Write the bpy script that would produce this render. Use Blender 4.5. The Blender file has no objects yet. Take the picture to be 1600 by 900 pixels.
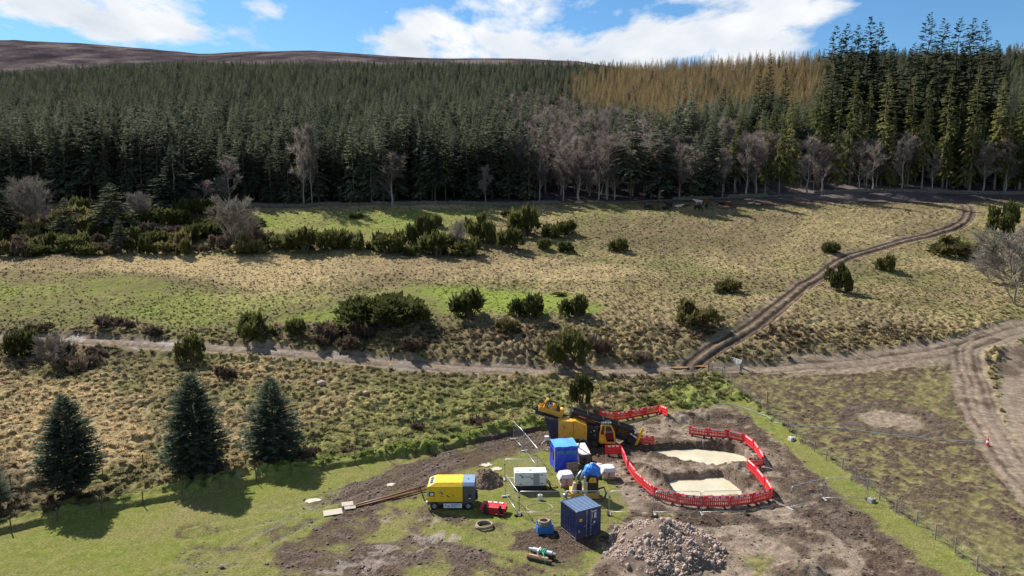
import bpy, bmesh, math, random
import numpy as np
from mathutils import Vector, Matrix, Euler

# ------------------------------------------------------------------ camera, sky, sun, exposure
scene = bpy.context.scene
COL = scene.collection
CAM_H, PITCH, FPX = 26.0, math.radians(8.0), 1066.0
SP, CP = math.sin(PITCH), math.cos(PITCH)
cam_data = bpy.data.cameras.new('camera')
cam_data.sensor_width = 36.0
cam_data.lens = 36.0 * FPX / 1600.0
cam_data.clip_start = 0.5
cam_data.clip_end = 20000.0
cam = bpy.data.objects.new('camera', cam_data)
COL.objects.link(cam)
cam.location = (0, 0, CAM_H)
cam.rotation_euler = (math.radians(90) - PITCH, 0, 0)
scene.camera = cam

SUN_EL = math.radians(44)
SUN_AZ = math.atan2(-0.67, 0.74)            # from +Y towards +X
SUNV = Vector((math.sin(SUN_AZ) * math.cos(SUN_EL), math.cos(SUN_AZ) * math.cos(SUN_EL), math.sin(SUN_EL)))
sun_data = bpy.data.lights.new('sun', 'SUN')
sun_data.energy = 5.0
sun_data.angle = math.radians(0.55)
sun_data.color = (1.0, 0.955, 0.88)
sun = bpy.data.objects.new('sun', sun_data)
COL.objects.link(sun)
sun.rotation_euler = (-SUNV).to_track_quat('-Z', 'Y').to_euler()
sun.location = (-60, 60, 120)

world = bpy.data.worlds.new('World')
scene.world = world
world.use_nodes = True
wn, wl = world.node_tree.nodes, world.node_tree.links
wn.clear()
def wnode(t, **kw):
    n = wn.new(t)
    for k, v in kw.items():
        setattr(n, k, v)
    return n
w_out = wnode('ShaderNodeOutputWorld')
w_bg = wnode('ShaderNodeBackground')
w_sky = wnode('ShaderNodeTexSky')
w_sky.sky_type = 'NISHITA'
w_sky.sun_disc = False
w_sky.sun_elevation = SUN_EL
w_sky.sun_rotation = SUN_AZ % (2 * math.pi)
w_sky.altitude = 300
w_sky.air_density = 1.0
w_sky.dust_density = 0.35
w_sky.ozone_density = 2.2
# cumulus on a flat layer high above, the same all round the horizon
CLOUD_OFF = (34.9414, 32.5593, 0.0)
w_tc = wnode('ShaderNodeTexCoord')
w_sep = wnode('ShaderNodeSeparateXYZ')
w_zc = wnode('ShaderNodeMath', operation='MAXIMUM'); w_zc.inputs[1].default_value = 0.0
w_za = wnode('ShaderNodeMath', operation='ADD'); w_za.inputs[1].default_value = 0.16
w_dx = wnode('ShaderNodeMath', operation='DIVIDE'); w_dy = wnode('ShaderNodeMath', operation='DIVIDE')
w_cmb = wnode('ShaderNodeCombineXYZ')
w_map = wnode('ShaderNodeMapping')
w_map.inputs['Scale'].default_value = (1.0, 0.62, 1.0)
w_map.inputs['Location'].default_value = CLOUD_OFF
w_n1 = wnode('ShaderNodeTexNoise')
w_n1.inputs['Scale'].default_value = 1.5
w_n1.inputs['Detail'].default_value = 12
w_n1.inputs['Roughness'].default_value = 0.58
w_n1.inputs['Distortion'].default_value = 0.15
w_r1 = wnode('ShaderNodeValToRGB')
w_r1.color_ramp.elements[0].position = 0.50
w_r1.color_ramp.elements[1].position = 0.575
w_n2 = wnode('ShaderNodeTexNoise')
w_n2.inputs['Scale'].default_value = 2.6
w_n2.inputs['Detail'].default_value = 5
w_r2 = wnode('ShaderNodeValToRGB')
w_r2.color_ramp.elements[0].position = 0.32
w_r2.color_ramp.elements[1].position = 0.66
w_r2.color_ramp.elements[0].color = (3.9, 4.3, 4.9, 1)
w_r2.color_ramp.elements[1].color = (6.0, 6.1, 6.2, 1)
w_tint = wnode('ShaderNodeMix', data_type='RGBA', blend_type='MULTIPLY')
w_tint.inputs[0].default_value = 1.0
w_tint.inputs[7].default_value = (0.42, 0.64, 0.78, 1)
w_mix = wnode('ShaderNodeMix', data_type='RGBA')
w_bg.inputs['Strength'].default_value = 0.09
wl.new(w_tc.outputs['Generated'], w_sep.inputs[0])
wl.new(w_sep.outputs[2], w_zc.inputs[0]); wl.new(w_zc.outputs[0], w_za.inputs[0])
wl.new(w_sep.outputs[0], w_dx.inputs[0]); wl.new(w_za.outputs[0], w_dx.inputs[1])
wl.new(w_sep.outputs[1], w_dy.inputs[0]); wl.new(w_za.outputs[0], w_dy.inputs[1])
wl.new(w_dx.outputs[0], w_cmb.inputs[0]); wl.new(w_dy.outputs[0], w_cmb.inputs[1])
wl.new(w_cmb.outputs[0], w_map.inputs['Vector'])
wl.new(w_map.outputs[0], w_n1.inputs['Vector'])
wl.new(w_map.outputs[0], w_n2.inputs['Vector'])
wl.new(w_n1.outputs['Fac'], w_r1.inputs[0])
wl.new(w_n2.outputs['Fac'], w_r2.inputs[0])
w_up = wnode('ShaderNodeMath', operation='MULTIPLY', use_clamp=True); w_up.inputs[1].default_value = 25.0
w_fac = wnode('ShaderNodeMath', operation='MULTIPLY')
wl.new(w_sep.outputs[2], w_up.inputs[0]); wl.new(w_up.outputs[0], w_fac.inputs[0]); wl.new(w_r1.outputs[0], w_fac.inputs[1])
wl.new(w_fac.outputs[0], w_mix.inputs[0])
wl.new(w_sky.outputs[0], w_tint.inputs[6])
wl.new(w_tint.outputs[2], w_mix.inputs[6])
wl.new(w_r2.outputs[0], w_mix.inputs[7])
wl.new(w_mix.outputs[2], w_bg.inputs['Color'])
wl.new(w_bg.outputs[0], w_out.inputs['Surface'])

vs = scene.view_settings
vs.view_transform = 'Standard'
vs.look = 'None'
vs.exposure = 0.9
vs.gamma = 1.0
vs.use_curve_mapping = False
scene.cycles.max_bounces = 5
scene.cycles.diffuse_bounces = 3
scene.cycles.glossy_bounces = 2
scene.cycles.transmission_bounces = 3
scene.cycles.transparent_max_bounces = 4
scene.cycles.caustics_reflective = False
scene.cycles.caustics_refractive = False

R = random.Random(7)
NR = np.random.RandomState(11)

# ------------------------------------------------------------------ noise
def _hash(ix, iy, seed):
    h = (ix.astype(np.int64) * 374761393 + iy.astype(np.int64) * 668265263 + seed * 974711) & 0xffffffff
    h = ((h ^ (h >> 13)) * 1274126177) & 0xffffffff
    h = ((h ^ (h >> 16)) * 2246822519) & 0xffffffff
    return ((h ^ (h >> 15)) & 0xffffff) / float(0xffffff)
def vnoise(x, y, seed=0):
    ix, iy = np.floor(x), np.floor(y)
    fx, fy = x - ix, y - iy
    fx = fx * fx * fx * (fx * (fx * 6 - 15) + 10); fy = fy * fy * fy * (fy * (fy * 6 - 15) + 10)
    a = _hash(ix, iy, seed); b = _hash(ix + 1, iy, seed); c = _hash(ix, iy + 1, seed); d = _hash(ix + 1, iy + 1, seed)
    return ((a + (b - a) * fx) * (1 - fy) + (c + (d - c) * fx) * fy) * 2 - 1
def fbm(x, y, seed=0, oct=3, gain=0.5):
    s = 0; a = 1.0; t = 0
    for o in range(oct):
        s = s + a * vnoise(x * 2.03 ** o + 17.1 * o, y * 2.03 ** o - 9.7 * o, seed + o); t += a; a *= gain
    return s / t
def lumps(x, y, cell, seed, rmin=0.35, rmax=0.75):
    x = x / cell; y = y / cell
    ix, iy = np.floor(x), np.floor(y)
    best = np.zeros_like(x)
    for di in (-1, 0, 1):
        for dj in (-1, 0, 1):
            cx, cy = ix + di, iy + dj
            jx = cx + 0.15 + 0.7 * _hash(cx, cy, seed); jy = cy + 0.15 + 0.7 * _hash(cx, cy, seed + 1)
            r = rmin + (rmax - rmin) * _hash(cx, cy, seed + 2) ** 1.5
            q = 1 - ((x - jx) ** 2 + (y - jy) ** 2) / (r * r)
            best = np.maximum(best, r * np.sqrt(np.maximum(q, 0)))
    return best * cell
def sstep(a, b, x):
    t = np.clip((x - a) / (b - a), 0, 1)
    return t * t * (3 - 2 * t)

# ------------------------------------------------------------------ the lie of the land
_rows = [(900, None), (800, None), (700, None), (655, None), (578, 95.), (540, 101.), (500, 110.), (470, 119.), (440, 133.),
         (400, 152.), (370, 167.), (335, 187.), (318, 200.)]
_Y, _Z = [-80., -20.], [0.0, 0.0]
for _py, _z in _rows:
    _v = (_py - 450) / FPX
    if _z is None: _z = CAM_H / (SP + _v * CP)
    _Y.append(_z * (CP - _v * SP)); _Z.append(CAM_H - _z * (SP + _v * CP))
_Y += [260.]; _Z += [_Z[-1] + 12]
_ty = np.arange(-80, 260, 0.5)
_tz = np.interp(_ty, _Y, _Z)
_k = np.hanning(15); _k /= _k.sum()
_tz = np.convolve(np.pad(_tz, 7, mode='edge'), _k, mode='valid')
WALL_Y, WALL_Z = _Y[-2], float(np.interp(_Y[-2], _ty, _tz))
_cx = [-900, 0, 300, 600, 900, 1000, 1150, 1300, 1450, 1600, 2400]
_cz = [900, 900, 900, 900, 850, 750, 650, 600, 520, 480, 480]
_cy = [130, 130, 114, 116, 115, 114, 108, 100, 100, 98, 90]
_mx = [-900, -300, 0, 50, 150, 250, 330, 350, 420, 500, 560, 620, 700, 800, 900, 1000, 1600, 2400]
_my = [85, 80, 76, 74, 79, 88, 96, 96, 92, 92, 95, 100, 104, 104, 108, 125, 130, 130]
def z_at(py, z):
    return CAM_H + z * ((450 - py) / FPX * CP - SP) / (CP + (450 - py) / FPX * SP)
def base(X, Y):
    X = np.asarray(X, float); Y = np.asarray(Y, float)
    near = np.interp(Y, _ty, _tz)
    z = np.maximum(Y, 1.0)
    px = 800 + FPX * X / z
    zc = np.interp(px, _cx, _cz); Zc = z_at(np.interp(px, _cx, _cy), zc)
    zm = 2100.0; Zm = z_at(np.interp(px, _mx, _my), zm)
    t = np.clip((z - WALL_Y) / (zc - WALL_Y), 0, 1)
    hill = WALL_Z + (Zc - WALL_Z) * (0.9 * t + 0.1 * t * t)
    t2 = sstep(0, 1, (z - zc) / (zm - zc))
    moor = Zc + (Zm - Zc) * t2
    far = np.where(z < zc, hill, moor)
    far = np.where(z > zm, Zm - (z - zm) * 0.12, far)
    far = far + np.where(z > zc, 3.5 * fbm(X / 160, Y / 160, 91, 3) * sstep(zc, zc + 300, z), 0)
    return np.where(Y < WALL_Y, near, far)
def project(X, Y, Z):
    d = Y * CP - (Z - CAM_H) * SP
    d = np.where(np.abs(d) < 0.5, 0.5, d)
    return 800 + FPX * X / d, 450 - FPX * (Y * SP + (Z - CAM_H) * CP) / d, d
def G(px, py, dz=0.0):
    """world point on the smooth ground seen at a pixel of the 1600 x 900 photograph"""
    u, v = (px - 800) / FPX, (py - 450) / FPX
    d = Vector((u, CP - v * SP, -SP - v * CP))
    lo, hi = 20.0, 20.0
    f = lambda t: CAM_H + t * d.z - dz - float(base(t * d.x, t * d.y))
    while f(hi) > 0 and hi < 1500: lo = hi; hi *= 1.02
    for _ in range(40):
        m = 0.5 * (lo + hi)
        if f(m) > 0: lo = m
        else: hi = m
    return Vector((d.x * hi, d.y * hi, CAM_H + d.z * hi))
def GP(pts, dz=0.0):
    return np.array([list(G(x, y, dz)) for x, y in pts])
def ppm(p):
    """pixels (1600 wide) per metre at a world point"""
    return FPX / (p[1] * CP - (p[2] - CAM_H) * SP)

def sdf_poly(x, y, pts):
    p = np.asarray(pts, float); n = len(p)
    d = np.full(x.shape, 1e18); ins = np.zeros(x.shape, bool)
    for i in range(n):
        ax, ay = p[i]; bx, by = p[(i + 1) % n]
        ex, ey = bx - ax, by - ay
        t = np.clip(((x - ax) * ex + (y - ay) * ey) / (ex * ex + ey * ey + 1e-12), 0, 1)
        d = np.minimum(d, (x - ax - t * ex) ** 2 + (y - ay - t * ey) ** 2)
        c = ((ay > y) != (by > y)) & (x < (bx - ax) * (y - ay) / (by - ay + 1e-12) + ax)
        ins ^= c
    return np.where(ins, -1, 1) * np.sqrt(d)
def path_field(X, Y, pts):
    """distance, signed offset (left positive) and arc length to a world polyline"""
    p = np.asarray(pts, float)[:, :2]
    m = (X > p[:, 0].min() - 8) & (X < p[:, 0].max() + 8) & (Y > p[:, 1].min() - 8) & (Y < p[:, 1].max() + 8)
    D, O, A = np.full(X.shape, 50.0), np.full(X.shape, 50.0), np.zeros(X.shape)
    if m.any(): D[m], O[m], A[m] = _path_field(X[m], Y[m], p)
    return D, O, A
def _path_field(X, Y, p):
    bd = np.full(X.shape, 1e9); off = np.zeros(X.shape); arc = np.zeros(X.shape); s = 0
    step = 5
    chunk = [(i, min(i + step, len(p) - 1)) for i in range(0, len(p) - 1, step)]
    for a, b in chunk:
        q = p[a:b + 1]
        sel = np.nonzero((X > q[:, 0].min() - 8) & (X < q[:, 0].max() + 8) & (Y > q[:, 1].min() - 8) & (Y < q[:, 1].max() + 8))[0]
        x, y = X[sel], Y[sel]
        cd, co, ca = bd[sel], off[sel], arc[sel]
        for i in range(a, b):
            e = p[i + 1] - p[i]; L = np.hypot(*e); e = e / L
            dx, dy = x - p[i, 0], y - p[i, 1]
            t = np.clip(dx * e[0] + dy * e[1], 0, L)
            d = np.hypot(dx - t * e[0], dy - t * e[1])
            m = d < cd
            cd = np.where(m, d, cd); co = np.where(m, np.sign(e[0] * dy - e[1] * dx) * d, co); ca = np.where(m, s + t, ca)
            s += L
        bd[sel], off[sel], arc[sel] = cd, co, ca
    m = bd > 1e8
    bd[m] = 50; off[m] = 50
    return bd, off, arc
def smooth_path(pts, n=6):
    p = np.asarray(pts, float); out = []
    for i in range(len(p) - 1):
        p0, p1, p2, p3 = p[max(i - 1, 0)], p[i], p[i + 1], p[min(i + 2, len(p) - 1)]
        for k in range(n):
            t = k / n
            out.append(0.5 * (2 * p1 + (p2 - p0) * t + (2 * p0 - 5 * p1 + 4 * p2 - p3) * t * t + (3 * p1 - p0 - 3 * p2 + p3) * t ** 3))
    out.append(p[-1])
    return np.array(out)

# ------------------------------------------------------------------ mesh helpers
MATS = {}
class MB:
    def __init__(self): self.v = []; self.f = []; self.m = []
    def add(self, vs, fs, mi=0):
        o = len(self.v); self.v += [tuple(v) for v in vs]; self.f += [tuple(i + o for i in f) for f in fs]; self.m += [mi] * len(fs); return self
    def box(self, x0, x1, y0, y1, z0, z1, mi=0, M=None):
        vs = [(x0, y0, z0), (x1, y0, z0), (x1, y1, z0), (x0, y1, z0), (x0, y0, z1), (x1, y0, z1), (x1, y1, z1), (x0, y1, z1)]
        if M is not None: vs = [M @ Vector(v) for v in vs]
        return self.add(vs, [(0, 3, 2, 1), (4, 5, 6, 7), (0, 1, 5, 4), (1, 2, 6, 5), (2, 3, 7, 6), (3, 0, 4, 7)], mi)
    def prism(self, prof, y0, y1, mi=0):
        """profile of (x, z) points, counter-clockwise seen from -Y, extruded from y0 to y1"""
        n = len(prof)
        vs = [(x, y0, z) for x, z in prof] + [(x, y1, z) for x, z in prof]
        fs = [tuple(range(n)), tuple(range(2 * n - 1, n - 1, -1))] + [((i + 1) % n, i, n + i, n + (i + 1) % n) for i in range(n)]
        return self.add(vs, fs, mi)
    def tube(self, path, r, n=8, mi=0, cap=True, closed=False):
        P = [Vector(p) for p in path]; L = len(P)
        rs = r if isinstance(r, (list, tuple, np.ndarray)) else [r] * L
        vs = []; ref = None
        for i, p in enumerate(P):
            if closed: t = P[(i + 1) % L] - P[i - 1]
            else: t = P[min(i + 1, L - 1)] - P[max(i - 1, 0)]
            if t.length < 1e-9: t = Vector((0, 0, 1))
            t.normalize()
            if ref is None: ref = Vector((0, 0, 1)) if abs(t.z) < 0.9 else Vector((1, 0, 0))
            a = t.cross(ref)
            if a.length < 1e-6: a = t.orthogonal()
            a.normalize(); b = a.cross(t); b.normalize(); ref = b
            for k in range(n):
                q = 2 * math.pi * k / n
                vs.append(p + (a * math.cos(q) + b * math.sin(q)) * rs[i])
        fs = []
        for i in range(L if closed else L - 1):
            j = (i + 1) % L
            for k in range(n):
                k2 = (k + 1) % n
                fs.append((i * n + k, i * n + k2, j * n + k2, j * n + k))
        if cap and not closed:
            fs.append(tuple(range(n - 1, -1, -1))); fs.append(tuple((L - 1) * n + k for k in range(n)))
        return self.add(vs, fs, mi)
    def cyl(self, a, b, r, n=12, mi=0): return self.tube([a, b], r, n, mi)
    def wheel_rings(self, c, prof, n=20, mi=0):
        """lathe about the Y axis through c; prof = (radius, y)"""
        vs = []
        for rr, yy in prof:
            for k in range(n):
                q = 2 * math.pi * k / n
                vs.append((c[0] + rr * math.cos(q), c[1] + yy, c[2] + rr * math.sin(q)))
        m = len(prof); fs = []
        for i in range(m - 1):
            for k in range(n):
                k2 = (k + 1) % n
                fs.append((i * n + k, i * n + k2, (i + 1) * n + k2, (i + 1) * n + k))
        return self.add(vs, fs, mi)
    def xform(self, M):
        self.v = [tuple(M @ Vector(v)) for v in self.v]; return self
    def mesh(self, name, mats, smooth=False):
        me = bpy.data.meshes.new(name)
        me.from_pydata(self.v, [], self.f)
        for m in (mats if isinstance(mats, (list, tuple)) else [mats]):
            me.materials.append(MATS[m] if isinstance(m, str) else m)
        if any(self.m): me.polygons.foreach_set('material_index', np.array(self.m, dtype=np.int32))
        if smooth: me.polygons.foreach_set('use_smooth', np.ones(len(self.f), dtype=bool))
        me.update(); return me
    def build(self, name, mats, parent=None, bevel=0.0, smooth=False, seg=2, loc=None):
        o = bpy.data.objects.new(name, self.mesh(name, mats, smooth))
        COL.objects.link(o)
        if parent is not None: o.parent = parent
        if loc is not None: o.location = loc
        if bevel:
            b = o.modifiers.new('bevel', 'BEVEL'); b.width = bevel; b.segments = seg; b.limit_method = 'ANGLE'; b.angle_limit = math.radians(35)
        return o
def link(name, me, parent=None, loc=None, rz=0, scl=None):
    o = bpy.data.objects.new(name, me); COL.objects.link(o)
    if parent is not None: o.parent = parent
    if loc is not None: o.location = loc
    if rz: o.rotation_euler = (0, 0, rz)
    if scl is not None: o.scale = scl
    return o
def tag(o, label=None, cat=None, group=None, kind=None):
    if label: o['label'] = label
    if cat: o['category'] = cat
    if group: o['group'] = group
    if kind: o['kind'] = kind
    return o
def empty(name, loc=(0, 0, 0), rz=0.0, label=None, cat=None, group=None, scl=None):
    o = bpy.data.objects.new(name, None); COL.objects.link(o)
    o.empty_display_size = 0.3
    o.location = loc; o.rotation_euler = (0, 0, rz)
    if scl is not None: o.scale = scl
    return tag(o, label, cat, group)
def copy_tree(o, parent=None):
    c = o.copy(); COL.objects.link(c); c.parent = parent
    for ch in o.children: copy_tree(ch, c)
    return c
ORD = ['first', 'second', 'third', 'fourth', 'fifth', 'sixth', 'seventh', 'eighth', 'ninth', 'tenth', 'eleventh', 'twelfth', 'thirteenth',
       'fourteenth', 'fifteenth', 'sixteenth', 'seventeenth', 'eighteenth', 'nineteenth', 'twentieth', 'twenty-first', 'twenty-second', 'twenty-third', 'twenty-fourth', 'twenty-fifth', 'twenty-sixth', 'twenty-seventh', 'twenty-eighth', 'twenty-ninth', 'thirtieth']

# ------------------------------------------------------------------ materials
class NT:
    """small helper for building a material's node tree"""
    def __init__(self, name):
        self.mat = bpy.data.materials.new(name); self.mat.use_nodes = True
        self.n, self.l = self.mat.node_tree.nodes, self.mat.node_tree.links
        self.n.clear(); self.out = self.n.new('ShaderNodeOutputMaterial')
    def new(self, t, ins=None, **kw):
        n = self.n.new(t)
        for k, v in kw.items(): setattr(n, k, v)
        for k, v in (ins or {}).items(): self.set(n, k, v)
        return n
    def set(self, n, k, v):
        if isinstance(v, bpy.types.NodeSocket): self.l.new(v, n.inputs[k])
        else: n.inputs[k].default_value = v
    def noise(self, scale, detail=3, rough=0.55, vec=None, dist=0.0):
        n = self.new('ShaderNodeTexNoise', {'Scale': scale, 'Detail': detail, 'Roughness': rough, 'Distortion': dist})
        if vec is not None: self.l.new(vec, n.inputs['Vector'])
        return n.outputs['Fac']
    def ramp(self, fac, stops):
        r = self.new('ShaderNodeValToRGB'); e = r.color_ramp.elements
        while len(e) < len(stops): e.new(0.5)
        for i, (p, c) in enumerate(stops):
            e[i].position = p; e[i].color = (c[0], c[1], c[2], 1) if not isinstance(c, (int, float)) else (c, c, c, 1)
        self.l.new(fac, r.inputs[0]); return r.outputs[0]
    def mix(self, fac, a, b, mode='MIX'):
        m = self.new('ShaderNodeMix', data_type='RGBA', blend_type=mode)
        for k, v in ((0, fac), (6, a), (7, b)):
            if isinstance(v, bpy.types.NodeSocket): self.l.new(v, m.inputs[k])
            elif k == 0: m.inputs[0].default_value = v
            else: m.inputs[k].default_value = (v[0], v[1], v[2], 1)
        return m.outputs[2]
    def math(self, op, a, b=None, clamp=False):
        m = self.new('ShaderNodeMath', operation=op, use_clamp=clamp)
        self.set(m, 0, a)
        if b is not None: self.set(m, 1, b)
        return m.outputs[0]
    def bump(self, h, strength=0.4, dist=0.02):
        b = self.new('ShaderNodeBump', {'Strength': strength, 'Distance': dist, 'Height': h}); return b.outputs[0]
    def bsdf(self, col, rough=0.8, metal=0.0, spec=0.3, normal=None, **kw):
        b = self.new('ShaderNodeBsdfPrincipled')
        for k, v in (('Base Color', col), ('Roughness', rough), ('Metallic', metal), ('Specular IOR Level', spec)):
            if k == 'Base Color' and not isinstance(v, bpy.types.NodeSocket): v = (v[0], v[1], v[2], 1)
            self.set(b, k, v)
        if normal is not None: self.l.new(normal, b.inputs['Normal'])
        for k, v in kw.items(): self.set(b, k, v)
        return b.outputs[0]
    def end(self, shader):
        self.l.new(shader, self.out.inputs['Surface']); return self.mat
def mat_simple(name, col, rough=0.6, metal=0.0, spec=0.4, var=0.12, scale=3.0, dirt=0.0, dirtcol=(0.16, 0.12, 0.085), splash=0.0):
    t = NT(name); tc = t.new('ShaderNodeTexCoord').outputs['Object']
    f = t.noise(scale, 4, 0.6, tc)
    a = [c * (1 - var) for c in col]; b = [min(1, c * (1 + var)) for c in col]
    c = t.mix(f, a, b)
    if dirt:
        g = t.ramp(t.noise(scale * 1.7, 6, 0.7, tc), [(0.48, 0), (0.75, dirt)])
        c = t.mix(g, c, dirtcol)
    if splash:
        sp = t.new('ShaderNodeSeparateXYZ'); t.l.new(tc, sp.inputs[0])
        up = t.ramp(sp.outputs[2], [(0.0, splash), (0.9, 0.0)])
        c = t.mix(t.math('MULTIPLY', up, t.ramp(t.noise(5.0, 6, 0.75, tc), [(0.38, 0.1), (0.6, 1.0)])), c, dirtcol)
    MATS[name] = t.end(t.bsdf(c, t.ramp(t.noise(scale * 3, 3, 0.6, tc), [(0.3, max(0.05, rough - 0.1)), (0.7, min(1, rough + 0.12))]), metal, spec))
def mat_leaf(name, c1, c2, trans=0.3, scale=0.6, rnd=0.35, rough=0.6):
    """foliage: colour varies through the crown and from plant to plant; some light passes through"""
    t = NT(name)
    pos = t.new('ShaderNodeTexCoord').outputs['Object']
    oi = t.new('ShaderNodeObjectInfo').outputs['Random']
    f = t.noise(scale, 3, 0.6, pos)
    f2 = t.math('ADD', t.math('MULTIPLY', f, 1.0 - rnd), t.math('MULTIPLY', oi, rnd))
    c = t.ramp(f2, [(0.25, c1), (0.75, c2)])
    d = t.bsdf(c, rough, 0.0, 0.0)
    tr = t.new('ShaderNodeBsdfTranslucent'); t.l.new(c, tr.inputs[0])
    m = t.new('ShaderNodeMixShader', {0: trans}); t.l.new(d, m.inputs[1]); t.l.new(tr.outputs[0], m.inputs[2])
    MATS[name] = t.end(m.outputs[0])

# ------------------------------------------------------------------ ground: paths, pits and kinds of cover
TRACK = smooth_path(GP([(-160, 520), (-60, 523), (0, 526), (100, 530), (250, 536), (330, 541), (450, 550), (560, 560), (700, 573), (800, 578),
            (900, 581), (1000, 578), (1060, 575), (1130, 574), (1200, 576), (1260, 571), (1330, 567), (1400, 558), (1470, 549), (1540, 530), (1600, 512), (1700, 492)]))
RUTS = smooth_path(GP([(1080, 571), (1110, 547), (1190, 500), (1260, 446), (1320, 407), (1400, 381), (1462, 366), (1500, 350), (1513, 334), (1505, 322), (1470, 315), (1400, 311), (1320, 312)]))
LOOP = smooth_path(GP([(1545, 526), (1515, 540), (1510, 560), (1516, 590), (1526, 625), (1548, 670), (1580, 720), (1640, 790), (1720, 880)]))
FENCE_LOW = smooth_path(GP([(-60, 850), (14, 832), (110, 812), (216, 791), (284, 778), (397, 757), (512, 734), (607, 718), (675, 707), (760, 689), (840, 673)]), 4)
FENCE_UP = smooth_path(GP([(-60, 790), (59, 768), (174, 750), (228, 736), (378, 713), (470, 692), (567, 672), (677, 657), (740, 645), (840, 632), (1000, 612), (1100, 597)]), 4)
FENCE_RIGHT = smooth_path(GP([(1112, 579), (1128, 588), (1158, 616), (1218, 661), (1282, 714), (1327, 740), (1383, 789), (1430, 819), (1480, 857), (1530, 895), (1590, 945)]), 4)
FENCE_CROSS = smooth_path(GP([(1045, 640), (1085, 632), (1125, 625), (1158, 616)]), 3)
FENCE_ROAD = GP([(1159, 566), (1177, 563), (1209, 561), (1246, 557), (1273, 556), (1302, 554), (1325, 552), (1349, 550), (1378, 546), (1406, 543), (1432, 539), (1456, 535), (1478, 532),
                 (1512, 524), (1550, 515), (1592, 503), (1640, 492)])
WALL_PATH = smooth_path(GP([(-120, 336), (0, 333), (150, 331), (300, 328), (420, 326), (560, 323), (700, 320), (860, 318), (1000, 315), (1150, 309), (1250, 305), (1320, 301), (1400, 300), (1500, 303), (1600, 304), (1750, 306)]), 4)
PW = -0.62           # water level in the pits
POND_A = GP([(1016, 711), (1035, 707), (1055, 705), (1085, 703.5), (1112, 705), (1135, 709), (1152, 714), (1161, 720), (1146, 725), (1125, 729), (1100, 727), (1075, 724), (1052, 719)], PW)
POND_B = GP([(1051, 756), (1075, 752), (1100, 751), (1126, 749), (1138, 757), (1149, 766), (1147, 774), (1110, 776), (1068, 776), (1058, 768)], PW)
for _P in (POND_A, POND_B):
    _c = _P[:, :2].mean(0); _P[:, :2] = _c + (_P[:, :2] - _c) * 1.1

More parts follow.
